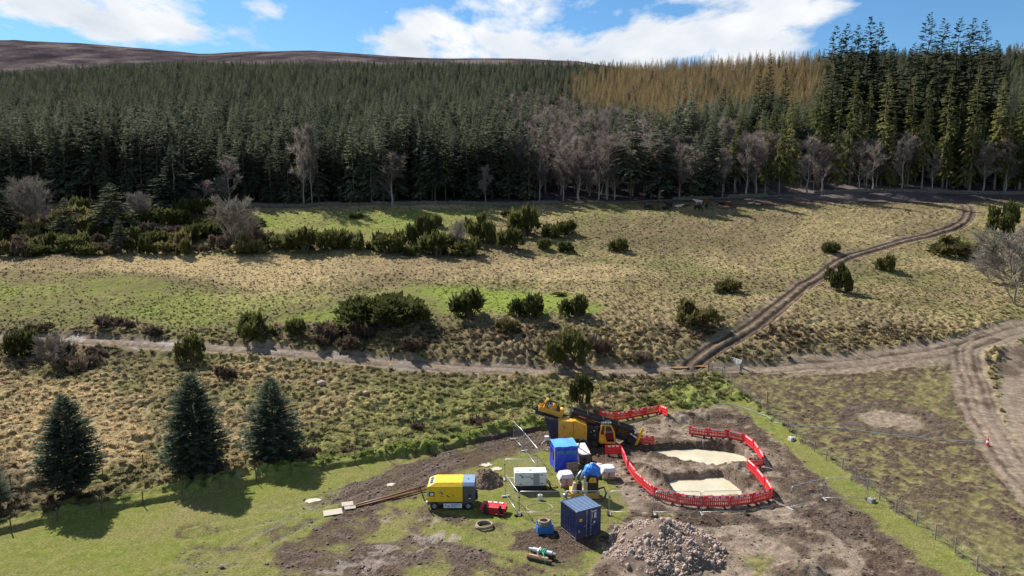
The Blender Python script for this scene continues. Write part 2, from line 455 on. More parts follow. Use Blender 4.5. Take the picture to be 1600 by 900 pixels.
CHEAP = {}
def blob(X, Y, px, py, rx, ry, dz=0.0, ang=0.0):
    """soft world-space ellipse (radii in metres) centred where the pixel looks: 1 in the middle, 0 outside"""
    k = (px, py, dz)
    if k not in CHEAP: CHEAP[k] = G(px, py, dz)
    c = CHEAP[k]; ca, sa = math.cos(ang), math.sin(ang)
    dx, dy = X - c.x, Y - c.y
    q = np.sqrt(((dx * ca + dy * sa) / rx) ** 2 + ((-dx * sa + dy * ca) / ry) ** 2)
    return q
def terrain(X, Y):
    """height and cover weights at world points"""
    X = np.asarray(X, float); Y = np.asarray(Y, float)
    Z = base(X, Y)
    PX, PY, D = project(X, Y, Z)
    n1 = fbm(X / 3.1, Y / 3.1, 3, 3); n2 = fbm(X / 9.0, Y / 9.0, 13, 3); n3 = fbm(X / 1.1, Y / 1.1, 23, 2); n4 = fbm(X / 0.45, Y / 0.45, 29, 2)
    n5 = fbm(X / 25.0, Y / 25.0, 43, 3)
    sc = FPX / np.maximum(D, 10)
    wx, wy = PX + n1 * sc * 1.1 + n3 * sc * .35, PY + (fbm(X / 3.3, Y / 3.3, 31, 3) * 1.1 + n3 * .3) * sc * 0.45
    def poly(pts, soft=6.0):
        p = np.asarray(pts, float)
        m = (wx > p[:, 0].min() - 3 * soft) & (wx < p[:, 0].max() + 3 * soft) & (wy > p[:, 1].min() - 3 * soft) & (wy < p[:, 1].max() + 3 * soft)
        out = np.zeros(X.shape)
        if m.any(): out[m] = 1 - sstep(-soft, soft, sdf_poly(wx[m], wy[m], pts))
        return out
    w = {}
    far = sstep(WALL_Y - 3, WALL_Y + 6, Y)
    d_low, o_low, a_low = path_field(X, Y, FENCE_LOW)
    d_up, o_up, _ = path_field(X, Y, FENCE_UP)
    d_rt, o_rt, _ = path_field(X, Y, FENCE_RIGHT)
    d_tr, o_tr, a_tr = path_field(X, Y, TRACK)
    d_ru, o_ru, a_ru = path_field(X, Y, RUTS)
    d_lo, o_lo, a_lo = path_field(X, Y, LOOP)
    site = poly([(-400, 905), (0, 826), (216, 786), (397, 752), (512, 731), (675, 704), (840, 670), (935, 652), (1040, 640), (1150, 622), (1225, 668), (1330, 745), (1450, 832), (1560, 920), (1560, 1600), (-900, 1600)], 4)
    site = np.where(Y < 30, np.where(d_rt < 1e8, 1.0, 0), site)
    field = poly([(1118, 583), (1200, 583), (1330, 574), (1480, 560), (1505, 575), (1520, 640), (1560, 710), (1640, 800), (1900, 1100), (1700, 1000), (1540, 900), (1430, 817), (1320, 737), (1218, 660), (1158, 615)], 5)
    tan_r = poly([(1562, 545), (1630, 520), (1800, 500), (2100, 900), (1800, 860), (1590, 720), (1560, 640)], 10)
    # tussocky rough grass everywhere else
    rough = np.clip(1 - site - field - tan_r, 0, 1) * (1 - far)
    # ---- cover
    straw = np.clip(0.26 + 0.9 * n2 + 0.35 * n1, 0, 1) * rough
    straw = np.maximum(straw, 0.9 * poly([(-200, 596), (60, 592), (150, 600), (235, 640), (230, 720), (120, 745), (-200, 780)], 14))
    straw = np.maximum(straw, 1.0 * poly([(-300, 404), (120, 408), (250, 396), (420, 401), (560, 404), (700, 404), (850, 402), (960, 410), (1010, 424), (960, 440), (760, 440), (600, 437), (400, 449), (200, 424), (-300, 432)], 5))
    straw = np.maximum(straw, 0.55 * poly([(1000, 440), (1100, 470), (1070, 560), (960, 560), (930, 520), (960, 500)], 18))
    straw = np.maximum(straw, 0.6 * poly([(1180, 490), (1300, 480), (1560, 490), (1480, 530), (1200, 555), (1150, 540)], 18))
    straw = np.maximum(straw, 0.55 * poly([(1240, 325), (1500, 322), (1490, 350), (1400, 375), (1250, 410), (1150, 380)], 16))
    green = np.zeros(X.shape)
    for pts, a, s in (([(405, 334), (520, 330), (720, 330), (800, 332), (690, 352), (630, 372), (610, 386), (480, 372), (415, 362)], 0.75, 8),
                      ([(630, 452), (720, 446), (800, 452), (880, 460), (945, 480), (930, 494), (700, 492), (560, 500), (430, 508), (430, 496), (560, 474)], 1.0, 6),
                      ([(120, 440), (200, 434), (262, 440), (262, 466), (150, 470)], 0.9, 8),
                      ([(-200, 436), (200, 436), (420, 462), (640, 456), (560, 480), (430, 500), (300, 505), (-200, 500)], 0.5, 16),
                      ([(1085, 590), (1112, 584), (1135, 600), (1165, 640), (1120, 628), (1060, 640), (960, 640), (1010, 622)], 0.75, 6),
                      ([(560, 610), (800, 590), (1000, 600), (900, 640), (700, 690), (560, 720), (420, 745), (300, 770), (400, 720), (540, 650)], 0.28, 18),
                      ([(860, 335), (1000, 325), (1240, 325), (1000, 345)], 0.3, 8)):
        green = np.maximum(green, a * poly(pts, s))
    heath = np.clip(0.16 + 1.3 * n5 + 0.6 * n1 + .35 * n3, 0, 1) * rough * 0.85
    heath = np.maximum(heath, 1.0 * poly([(900, 340), (1100, 322), (1260, 330), (1240, 380), (1180, 420), (1090, 400), (960, 400), (890, 370)], 16) * (0.75 + 0.7 * n1))
    heath = np.maximum(heath, 0.8 * poly([(0, 425), (200, 424), (400, 448), (420, 462), (200, 446), (0, 446)], 5) * (0.7 + n1))
    heath = np.maximum(heath, 0.95 * poly([(380, 520), (560, 505), (740, 500), (960, 500), (980, 570), (860, 575), (640, 563), (480, 548)], 8) * (0.65 + n1))
    heath = np.maximum(heath, 0.8 * poly([(1180, 425), (1420, 410), (1560, 440), (1600, 480), (1440, 490), (1280, 470)], 16) * (0.5 + n1))
    heath = np.maximum(heath, 0.6 * poly([(620, 395), (980, 395), (1090, 410), (1000, 450), (840, 460), (900, 425), (700, 415)], 10) * (0.5 + n1))
    mud = np.zeros(X.shape); dirt = np.zeros(X.shape); wet = np.zeros(X.shape)
    lawn = site.copy()
    patch = np.clip(0.5 + 1.3 * n1 + 0.6 * n3, 0, 1)
    band = poly([(862, 671), (760, 691), (680, 706), (620, 722), (560, 752), (520, 800), (500, 830), (430, 850), (300, 850), (420, 875), (330, 905), (520, 1000), (960, 1000), (905, 840), (870, 822), (830, 800), (780, 820), (690, 800), (668, 770), (700, 745), (790, 716), (862, 712)], 9)
    mud = np.maximum(mud, band * np.clip(0.28 + 0.9 * n1 + 0.5 * n2 + .3 * n3, 0, 1))
    green_patch = poly([(690, 810), (740, 830), (800, 830), (830, 800), (880, 830), (850, 850), (780, 858), (700, 850), (650, 840)], 10)
    mud = mud * (1 - 0.8 * green_patch)
    spur = poly([(852, 672), (760, 692), (690, 706), (625, 726), (560, 760), (545, 790), (650, 772), (690, 745), (790, 716), (855, 700)], 7)
    mud = np.maximum(mud, spur * np.clip(0.8 + 0.5 * n1, 0, 1))
    skid = blob(X, Y, 870, 845, 3.4, 2.6)
    mud = np.maximum(mud, 1 - sstep(0.75, 1.1, skid + 0.3 * n3))
    pit = poly([(828, 690), (930, 662), (1040, 652), (1120, 632), (1150, 640), (1230, 705), (1300, 765), (1390, 845), (1520, 960), (900, 960), (940, 845), (985, 800), (955, 745), (930, 712), (870, 706)], 7)
    dirt = np.maximum(dirt, pit)
    mud = np.maximum(mud, pit * np.clip(0.46 + 1.1 * n1 + 0.7 * n3 + 0.4 * n2, 0, 1))
    mud = np.maximum(mud, 0.95 * poly([(1110, 640), (1150, 640), (1232, 705), (1330, 785), (1400, 840), (1510, 930), (1390, 930), (1330, 880), (1280, 830), (1225, 795), (1196, 730), (1160, 685), (1100, 668)], 9) * np.clip(0.78 + n3 * .5 + .3 * n4, 0, 1))
    mud = np.maximum(mud, 0.95 * poly([(850, 700), (960, 690), (1020, 690), (1010, 712), (940, 722), (870, 716)], 8))
    tanp = poly([(1120, 800), (1215, 792), (1265, 810), (1320, 850), (1380, 905), (1500, 1000), (1000, 1000), (1110, 880), (1150, 850)], 10)
    mud = mud * (1 - 0.75 * tanp * np.clip(0.75 - 1.2 * n1, 0, 1))
    mud = mud * (1 - 0.6 * poly([(1150, 690), (1200, 700), (1230, 730), (1200, 740), (1165, 715)], 8))
    soil_g = poly([(1165, 868), (1200, 866), (1206, 900), (1170, 905)], 6) + poly([(1040, 800), (1065, 803), (1062, 812), (1035, 808)], 3)
    dirt = dirt * (1 - np.clip(soil_g, 0, 1)); mud = mud * (1 - np.clip(soil_g, 0, 1))
    verge = np.exp(-((o_rt + 1.0 * (1 if True else -1)) / 1.0) ** 2) * (Y < 92)
    verge = np.maximum(verge, np.exp(-((o_rt - 0.2) / .7) ** 2) * .6 * (Y < 92))
    dirt = dirt * (1 - verge); mud = mud * (1 - verge)
    green = np.maximum(green, verge)
    bank = sstep(-.15, .15, o_low) * (1 - sstep(.9, 2.6 + n1, o_low)) * (d_low < 8) * (X < 6)
    green = np.maximum(green, .95 * bank); straw = straw * (1 - .8 * bank)
    heath = heath * (1 - bank)
    heath = np.maximum(heath, .55 * field * np.clip(.7 + n3, 0, 1))
    lawn_w = np.clip(site * (1 - pit) * (1 - mud), 0, 1)
    # trampled field on the right
    fm = np.clip(0.60 + .35 * n1 + 0.3 * n2 + .9 * n3 + 1.2 * n4, 0.0, 1)
    fgreen = poly([(1430, 590), (1500, 590), (1500, 640), (1430, 650)], 14) + poly([(1380, 760), (1560, 780), (1650, 900), (1520, 880), (1420, 810)], 24) + .5 * poly([(1130, 595), (1300, 590), (1420, 600), (1300, 630), (1170, 625)], 14)
    fm = np.clip(fm - 0.42 * np.clip(fgreen, 0, 1), 0, 1)
    feed = blob(X, Y, 1394, 656, 3.7, 3.1)
    fd = 1 - sstep(0.75, 1.05, feed + 0.25 * n3); ring = np.exp(-((feed - 1.35 + .2 * n1) / .3) ** 2)
    mud = np.where(field > 0.5, np.maximum(fm * (1 - fd), 0.9 * ring), mud)
    dirt = np.maximum(dirt, fd * field); wet = np.maximum(wet, 0.55 * ring * field * np.clip(.4 + 1.5 * n3, 0, 1))
    dirt = np.maximum(dirt, tan_r); mud = np.maximum(mud, tan_r * np.clip(0.22 + 0.5 * n2 + .6 * n1 + .3 * n3, 0, .7))
    # the farm road, its loop and the dark rutted way up to the wood
    wr = 1.55 + 0.35 * n1
    road = 1 - sstep(wr - 0.35, wr + 0.55, d_tr)
    right_of_gate = sstep(1060, 1180, PX)
    road = np.maximum(road, (1 - sstep(1.9, 3.6 + n1, d_tr)) * sstep(1165, 1300, PX))
    loop = 1 - sstep(1.7 + 0.4 * n1, 2.6 + 0.4 * n1, d_lo)
    ruts = 1 - sstep(1.5 + 0.35 * n1, 2.3 + 0.35 * n1, d_ru)
    topm = poly([(1075, 322), (1200, 312), (1320, 304), (1440, 304), (1520, 312), (1515, 324), (1300, 320), (1140, 330)], 5)
    dirt = np.maximum(dirt, np.maximum(road, loop)); mud = np.where(np.maximum(road, loop) > .4, np.clip(0.10 + 0.5 * n1 + .3 * n3, 0, .6), mud)
    mud = np.maximum(mud, topm * np.clip(.75 + .6 * n1, 0, 1))
    wet = np.maximum(wet, road * sstep(0.15, 0.6, n1 + .5 * n3) * (1 - right_of_gate) * 0.6)
    # wheel lines (in metres off the middle of the way)
    def wheel(o, gauge, wid): return np.exp(-((np.abs(o) - gauge) / wid) ** 2)
    wl_t = wheel(o_tr + .25 * n2, 0.85, 0.28) * (d_tr < 3); wl_l = np.maximum(wheel(o_lo + .3 * n2, 1.0, .3), .7 * wheel(o_lo - .8 + .5 * n2, .9, .25)) * (d_lo < 3.4)
    wl_r = np.maximum(wheel(o_ru + .15 * n2, 0.85, .30), .6 * wheel(o_ru + .55 + .4 * n2, .95, .2)) * (d_ru < 2.6)
    mud = np.maximum(mud, ruts * np.clip(.34 + .9 * wl_r + .45 * n3, 0, 1)); dirt = np.maximum(dirt, .7 * ruts)
    mud = np.clip(mud + .45 * wl_t * road + .42 * wl_l * loop, 0, 1)
    # site wheel marks: bundles of nearly parallel ruts
    sv = np.zeros(X.shape)
    for pts, ga in ((SR1, 1.0), (SR2, 0.95), (SR3, 1.1), (SR4, 1.0), (SR5, 1.0), (SR6, 1.0), (SR7, .9), (SR8, 1.0)):
        dd, oo, aa = path_field(X, Y, pts)
        tread = 0.65 + 0.35 * np.sin(aa * 2 * math.pi / 0.42 + 3.0 * np.abs(oo))
        sv = np.maximum(sv, wheel(oo + .2 * n2, ga, .26) * tread * (dd < 2.2) * np.clip(.7 + n1, 0, 1))
    mud = np.clip(mud + .75 * sv * site, 0, 1)
    wet = np.maximum(wet, sv * site * sstep(.0, .5, n2 + .4 * n1) * .7)
    rb = np.zeros(X.shape)
    for pts in (SR1, SR3, SR4, SR6, SR8):
        dd = path_field(X, Y, pts)[0]; rb = np.maximum(rb, np.exp(-(dd / 1.5) ** 2))
    mud = np.maximum(mud, rb * site * np.clip(.12 + .8 * n1 + .45 * n3, 0, .9)); lawn_w = np.clip(lawn_w - .5 * mud, 0, 1)
    pale = poly([(600, 800), (690, 815), (740, 835), (720, 860), (660, 870), (560, 905), (470, 905), (590, 850)], 14) * sstep(.1, .4, n3 + .3 * n1 + .6 * n4)
    wet = np.maximum(wet, .8 * pale * site); dirt = np.maximum(dirt, pale * site); mud = mud * (1 - .45 * pale)
    # ---- heights
    tall = rough * (1 - np.maximum(road, np.maximum(loop, ruts)))
    gentle = np.maximum(poly([(405, 334), (800, 332), (620, 386), (415, 362)], 10), poly([(630, 452), (880, 458), (945, 482), (700, 492), (430, 508)], 8))
    gentle = np.maximum(gentle, .6 * poly([(-300, 404), (700, 404), (1000, 424), (600, 437), (-300, 432)], 6))
    amp = np.clip(0.75 + 0.7 * n2, 0.25, 1.3) * tall * (1 - .75 * gentle) * (1 - .6 * sstep(98, 118, Y))
    lum = lumps(X + .3 * n1, Y, 0.95, 5) * .75 + lumps(X, Y, 0.5, 8) * .35
    Z = Z + 1.3 * amp * np.clip(lum, 0, .55) + .28 * n2 * rough + .10 * n1 * rough + .06 * n3 * rough
    Z = Z + n5 * 0.9 * sstep(100, 130, Y) * (1 - far)
    Z = Z + site * (.06 * n1 + .035 * n3 + .018 * n4) + field * (.08 * n1 + .12 * n3 + .10 * n4)
    # broken mud is lumpy
    clod = lumps(X, Y, .42, 77, .25, .6)
    Z = Z + mud * (site + field) * clod * .42 + pit * (.08 * n3 + .06 * n4) - sv * site * .14
    Z = Z + mud * topm * .12 * n3 - road * (.10 + .03 * n3) - .07 * wl_t * road - .28 * wl_r * ruts + .16 * np.exp(-(o_ru / .35) ** 2) * ruts - .05 * loop - .08 * wl_l * loop
    # ditches and banks beside the two old fences
    wob = .35 * n1
    Z = Z - .50 * np.exp(-((o_low - 3.3 + wob) / .7) ** 2) * (Y < 92) * (X < 12) + .42 * sstep(-.05, .22, o_low + .25 * n3) * (1 - sstep(1.2, 3.2, o_low)) * (X < 6) * (d_low < 8)
    Z = Z - .40 * np.exp(-((o_up - 1.0 + wob) / .6) ** 2) * rough + .45 * sstep(-.1, .2, o_up + .3 * n3) * (1 - sstep(.8, 2.6, o_up)) * rough * (d_up < 8)
    # bank below the farm road
    Z = Z - .5 * np.exp(-((o_tr + 3.2) / 1.3) ** 2) * (PX < 1100) * rough
    # pits and spoil
    if Y.size:
        near = (Y < 90) & (X > 5) & (X < 45)
        for P in (POND_A, POND_B):
            s = np.full(X.shape, 50.0); s[near] = sdf_poly(X[near], Y[near], P[:, :2])
            hole = 1 - sstep(-0.15, 0.75, s + .25 * n3 + .12 * n4)
            Z = Z * (1 - hole) + (PW - .45) * hole
        for px, py, rx, ry, h, ang in ((1018, 742, 1.5, 2.9, .75, .35), (1156, 742, 1.15, 2.6, .85, .3), (1090, 739, 3.0, .6, .10, 0), (1080, 694, 3.2, .8, .5, 0.05), (1130, 694, 2.2, .8, .5, -.3),
                                       (1060, 655, 5.0, 2.2, .75, .1), (1130, 652, 4.5, 2.0, .45, -.2), (1260, 893, 2.4, 1.6, .7, .3), (1340, 905, 2.0, 1.3, .5, 0), (1000, 690, 2.0, .6, .25, 0)):
            q = blob(X, Y, px, py, rx, ry, 0, ang) + .22 * n3 + .12 * n1
            s = np.minimum(sdf_poly(X, Y, POND_A[:, :2]), sdf_poly(X, Y, POND_B[:, :2])) if False else None
            Z = Z + h * (1 - sstep(0.1, 1.05, q)) * (1 + .25 * n4)
        for P in (POND_A, POND_B):
            s = np.full(X.shape, 50.0); s[near] = sdf_poly(X[near], Y[near], P[:, :2])
            hole = 1 - sstep(-0.1, 0.55, s + .25 * n3 + .12 * n4)
            Z = Z * (1 - hole) + np.minimum(Z, PW - .35) * hole
            wet = np.maximum(wet, (1 - sstep(.1, .7, s)) * .5)
        grey = np.zeros(X.shape)
    w['green'] = np.clip(green, 0, 1); w['straw'] = np.clip(straw, 0, 1); w['mud'] = np.clip(mud, 0, 1); w['dirt'] = np.clip(dirt, 0, 1)
    w['wet'] = np.clip(wet, 0, 1); w['heath'] = np.clip(heath, 0, 1); w['lawn'] = np.clip(lawn_w, 0, 1); w['far'] = far
    w['road'] = road; w['loop'] = loop; w['ruts'] = ruts; w['site'] = site; w['field'] = field; w['rough'] = rough; w['tall'] = tall
    zc = np.interp(800 + FPX * X / np.maximum(Y, 1), _cx, _cz)
    w['moor'] = sstep(-30, 60, Y - zc)
    w['pit'] = pit
    return Z, w
SR1 = smooth_path(GP([(862, 686), (760, 702), (660, 728), (560, 765), (450, 800), (300, 830)]))
SR2 = smooth_path(GP([(845, 680), (720, 712), (640, 750), (600, 790), (640, 840), (740, 880), (800, 930)]))
SR3 = smooth_path(GP([(470, 800), (560, 830), (660, 862), (740, 890), (860, 930)]))
SR4 = smooth_path(GP([(300, 868), (450, 872), (600, 885), (720, 915)]))
SR5 = smooth_path(GP([(1180, 640), (1230, 720), (1300, 800), (1400, 900)]))
SR6 = smooth_path(GP([(420, 905), (540, 868), (640, 858), (740, 872), (840, 905)]))
SR7 = smooth_path(GP([(1000, 812), (1090, 830), (1200, 822), (1290, 815), (1370, 840)]))
SR8 = smooth_path(GP([(855, 678), (740, 700), (640, 735), (540, 780), (380, 860), (300, 905)]))
def HZ(x, y):
    return float(terrain(np.array([x]), np.array([y]))[0][0])
def GH(px, py, dz=0.0):
    p = G(px, py, dz); p.z = HZ(p.x, p.y); return p

def mat_terrain():
    t = NT('terrain'); geo = t.new('ShaderNodeNewGeometry').outputs['Position']
    a1 = t.new('ShaderNodeVertexColor', layer_name='cover_a'); a2 = t.new('ShaderNodeVertexColor', layer_name='cover_b')
    s1 = t.new('ShaderNodeSeparateColor'); t.l.new(a1.outputs[0], s1.inputs[0])
    s2 = t.new('ShaderNodeSeparateColor'); t.l.new(a2.outputs[0], s2.inputs[0])
    green, straw, mud, dirt = s1.outputs[0], s1.outputs[1], s1.outputs[2], a1.outputs['Alpha']
    wet, heath, lawn, forest = s2.outputs[0], s2.outputs[1], s2.outputs[2], a2.outputs['Alpha']
    nE = t.noise(2.6, 6, 0.78, geo); nA = t.noise(1.4, 5, 0.65, geo); nB = t.noise(6.0, 4, 0.65, geo); nC = t.noise(0.16, 4, 0.6, geo); nD = t.noise(22.0, 3, 0.6, geo)
    c = t.ramp(nA, [(0.28, (0.055, 0.058, 0.022)), (0.5, (0.145, 0.135, 0.058)), (0.72, (0.27, 0.23, 0.115))])
    c = t.mix(t.math('MULTIPLY', straw, t.ramp(nB, [(0.3, 0.45), (0.65, 1.0)])), c, t.ramp(nA, [(0.3, (0.22, 0.155, 0.075)), (0.7, (0.46, 0.36, 0.21))]))
    c = t.mix(t.math('MULTIPLY', green, t.ramp(nB, [(0.25, 0.6), (0.6, 1.0)])), c, t.ramp(nA, [(0.3, (0.095, 0.135, 0.024)), (0.7, (0.225, 0.27, 0.06))]))
    c = t.mix(t.math('MULTIPLY', heath, t.ramp(nE, [(0.36, 0.25), (0.56, 1.0)])), c, t.ramp(nE, [(0.3, (0.035, 0.026, 0.018)), (0.7, (0.19, 0.145, 0.095))]))
    lw = t.ramp(t.math('ADD', t.math('MULTIPLY', nB, .6), t.math('MULTIPLY', nA, .4)), [(0.30, (0.085, 0.085, 0.03)), (0.5, (0.135, 0.155, 0.036)), (0.68, (0.225, 0.235, 0.07))])
    c = t.mix(lawn, c, t.mix(t.ramp(t.math('ADD', t.math('MULTIPLY', nC, .55), t.math('MULTIPLY', nA, .45)), [(0.42, 0), (0.62, .75)]), lw, t.ramp(nB, [(.3, (0.10, 0.075, 0.04)), (.65, (0.25, 0.205, 0.105))])))
    moor_c = t.ramp(t.math('ADD', t.math('MULTIPLY', t.noise(.011, 6, .62, geo), .75), t.math('MULTIPLY', nC, .25)), [(0.38, (0.026, 0.021, 0.026)), (0.50, (0.062, 0.050, 0.054)), (0.62, (0.135, 0.11, 0.10))])
    c = t.mix(t.math('MULTIPLY', dirt, t.ramp(nB, [(0.2, 0.85), (0.45, 1.0)])), c, t.mix(t.ramp(nD, [(.35, 0), (.65, .5)]), t.ramp(nA, [(0.28, (0.105, 0.08, 0.058)), (0.5, (.205, .16, .122)), (0.72, (0.35, 0.285, 0.222))]), t.ramp(nB, [(.3, (.08, .06, .045)), (.7, (.36, .295, .23))])))
    mf = t.math('MULTIPLY', t.ramp(t.math('ADD', mud, t.math('MULTIPLY', t.math('SUBTRACT', nE, .5), 1.5)), [(.22, 0), (.74, 1.0)]), t.ramp(mud, [(.03, 0), (.2, 1)]))
    c = t.mix(mf, c, t.ramp(t.math('ADD', t.math('MULTIPLY', nB, .5), t.math('MULTIPLY', nE, .5)), [(0.34, (0.026, 0.018, 0.014)), (.5, (.075, .054, .041)), (0.66, (0.185, 0.140, 0.107))]))
    c = t.mix(forest, c, moor_c)
    c = t.mix(t.math('MULTIPLY', t.ramp(nD, [(0.35, 0.0), (0.7, 0.5)]), 0.6), c, t.mix(1.0, c, (1.5, 1.45, 1.35), 'MULTIPLY'))
    rough = t.math('SUBTRACT', 0.92, t.math('MULTIPLY', wet, t.ramp(nB, [(0.35, 0.05), (0.55, 0.62)])))
    hgt = t.math('ADD', t.math('MULTIPLY', nB, 1.0), t.math('MULTIPLY', nD, 0.5))
    nrm = t.bump(hgt, 0.9, 0.13)
    MATS['terrain'] = t.end(t.bsdf(c, rough, 0, t.math('MULTIPLY', wet, .5), nrm))
mat_terrain()

def build_ground():
    ys = [-45.0]
    while ys[-1] < 5200:
        y = ys[-1]
        if y < 38: st = max(1.0, 0.02 * (y + 60))
        elif y < 92: st = 0.0019 * (y + 45)
        elif y < 212: st = 0.0028 * (y + 20)
        else: st = 0.02 * y
        ys.append(y + st)
    ys = np.array(ys)
    us = np.concatenate([np.linspace(-1.5, -0.74, 40, endpoint=False), np.linspace(-0.74, 0.74, 900, endpoint=False), np.linspace(0.74, 1.5, 41)])
    U, YY = np.meshgrid(us, ys)
    XX = U * (YY + 50)
    ny, nx = XX.shape
    X, Y = XX.ravel(), YY.ravel()
    Z, w = terrain(X, Y)
    co = np.stack([X, Y, Z], 1)
    # normals over the whole sheet, so that the pieces meet without a seam
    P = co.reshape(ny, nx, 3)
    du = np.zeros_like(P); dv = np.zeros_like(P)
    du[:, 1:-1] = P[:, 2:] - P[:, :-2]; du[:, 0] = P[:, 1] - P[:, 0]; du[:, -1] = P[:, -1] - P[:, -2]
    dv[1:-1] = P[2:] - P[:-2]; dv[0] = P[1] - P[0]; dv[-1] = P[-1] - P[-2]
    N = np.cross(du, dv).reshape(-1, 3); N /= np.linalg.norm(N, axis=1, keepdims=True) + 1e-12
    i = np.arange(ny * nx).reshape(ny, nx)
    Q = np.stack([i[:-1, :-1].ravel(), i[:-1, 1:].ravel(), i[1:, 1:].ravel(), i[1:, :-1].ravel()], 1)
    def fm(k): return w[k][Q].mean(1)
    cls = np.zeros(len(Q), int)                      # 0 rough grassland
    cls[fm('site') > .5] = 1; cls[fm('field') > .5] = 2
    cls[fm('far') > .5] = 5; cls[fm('moor') > .5] = 6
    cls[fm('loop') > .5] = 4; cls[fm('road') > .5] = 4; cls[(fm('ruts') > .5) & (fm('road') < .5)] = 3
    names = ['grassland', 'muddy_ground', 'trampled_field', 'rutted_track', 'farm_track', 'forest_hillside', 'moorland_hill']
    A = np.stack([w['green'], w['straw'], w['mud'], w['dirt']], 1).astype(np.float32)
    B = np.stack([w['wet'], w['heath'], w['lawn'], np.maximum(w['far'], 0)], 1).astype(np.float32)
    for k, nm in enumerate(names):
        q = Q[cls == k]
        if not len(q): continue
        used = np.unique(q); remap = np.full(ny * nx, -1, np.int64); remap[used] = np.arange(len(used))
        me = bpy.data.meshes.new(nm)
        me.vertices.add(len(used)); me.vertices.foreach_set('co', co[used].astype(np.float32).ravel())
        me.loops.add(len(q) * 4); me.loops.foreach_set('vertex_index', remap[q].ravel().astype(np.int32))
        me.polygons.add(len(q)); me.polygons.foreach_set('loop_start', np.arange(0, len(q) * 4, 4, dtype=np.int32))
        me.polygons.foreach_set('use_smooth', np.ones(len(q), bool))
        for an, arr in (('cover_a', A), ('cover_b', B)):
            at = me.color_attributes.new(an, 'FLOAT_COLOR', 'POINT'); at.data.foreach_set('color', arr[used].ravel())
        me.update(); me.validate()
        me.normals_split_custom_set_from_vertices(N[used].astype(np.float32))
        me.materials.append(MATS['terrain'])
        tag(link(nm, me), kind='structure')
build_ground()

# ------------------------------------------------------------------ foliage materials
mat_leaf('spruce_needles', (0.070, 0.088, 0.062), (0.190, 0.205, 0.135), 0.48, 0.25, 0.55)
mat_leaf('blue_spruce_needles', (0.070, 0.094, 0.066), (0.160, 0.190, 0.130), 0.42, 0.9, 0.25)
mat_leaf('fir_needles', (0.10, 0.112, 0.042), (0.245, 0.24, 0.095), 0.48, 0.2, 0.5)
mat_leaf('dark_fir_needles', (0.028, 0.042, 0.025), (0.066, 0.084, 0.044), 0.35, 0.2, 0.4)
mat_leaf('larch_twigs', (0.20, 0.148, 0.078), (0.35, 0.275, 0.148), 0.35, 0.2, 0.7)
mat_leaf('birch_twigs', (0.135, 0.110, 0.098), (0.27, 0.225, 0.20), 0.4, 0.4, 0.6)
mat_leaf('willow_twigs', (0.17, 0.145, 0.125), (0.28, 0.25, 0.21), 0.2, 0.5, 0.5)
mat_leaf('gorse_leaves', (0.045, 0.054, 0.019), (0.145, 0.142, 0.048), 0.36, 1.2, 0.3)
mat_leaf('gorse_olive_leaves', (0.075, 0.070, 0.026), (0.195, 0.165, 0.065), 0.36, 1.2, 0.3)
mat_leaf('heather_twigs', (0.075, 0.055, 0.04), (0.19, 0.14, 0.10), 0.25, 1.2, 0.4)
mat_simple('bark', (0.10, 0.075, 0.058), 0.9, 0, 0.2, 0.3, 2.0)
mat_simple('pale_bark', (0.24, 0.21, 0.18), 0.85, 0, 0.2, 0.35, 2.0)
def mat_grass():
    t = NT('tussock_grass')
    a = t.new('ShaderNodeAttribute', attribute_name='tint', attribute_type='INSTANCER')
    oi = t.new('ShaderNodeObjectInfo').outputs['Random']
    c = t.mix(1.0, a.outputs['Color'], t.ramp(oi, [(0, (0.7, 0.7, 0.7)), (1, (1.25, 1.22, 1.15))]), 'MULTIPLY')
    d = t.bsdf(c, 0.75, 0, 0.15)
    tr = t.new('ShaderNodeBsdfTranslucent'); t.l.new(c, tr.inputs[0])
    m = t.new('ShaderNodeMixShader', {0: 0.5}); t.l.new(d, m.inputs[1]); t.l.new(tr.outputs[0], m.inputs[2])
    MATS['tussock_grass'] = t.end(m.outputs[0])
mat_grass()

# ------------------------------------------------------------------ plant meshes
def quads_mesh(name, V, mats, mi=None, extra=None):
    """V: (n, 4, 3) corners of leaf-sized faces"""
    n = len(V)
    me = bpy.data.meshes.new(name)
    ev, ef = (extra.v, extra.f) if extra else ([], [])
    co = np.concatenate([V.reshape(-1, 3), np.array(ev, float).reshape(-1, 3)]) if ev else V.reshape(-1, 3)
    me.vertices.add(len(co)); me.vertices.foreach_set('co', co.astype(np.float32).ravel())
    idx = np.arange(n * 4, dtype=np.int32); starts = np.arange(0, n * 4, 4, dtype=np.int32)
    if ef:
        ei = np.concatenate([np.array(f) for f in ef]) + n * 4
        es = n * 4 + np.concatenate([[0], np.cumsum([len(f) for f in ef])[:-1]])
        idx = np.concatenate([idx, ei]).astype(np.int32); starts = np.concatenate([starts, es]).astype(np.int32)
    me.loops.add(len(idx)); me.loops.foreach_set('vertex_index', idx)
    me.polygons.add(len(starts)); me.polygons.foreach_set('loop_start', starts)
    for m in mats: me.materials.append(MATS[m])
    if ef:
        m = np.zeros(len(starts), np.int32); m[n:] = 1; me.polygons.foreach_set('material_index', m)
    me.update(); me.validate()
    return me
def unit(a): return a / (np.linalg.norm(a, axis=-1, keepdims=True) + 1e-9)
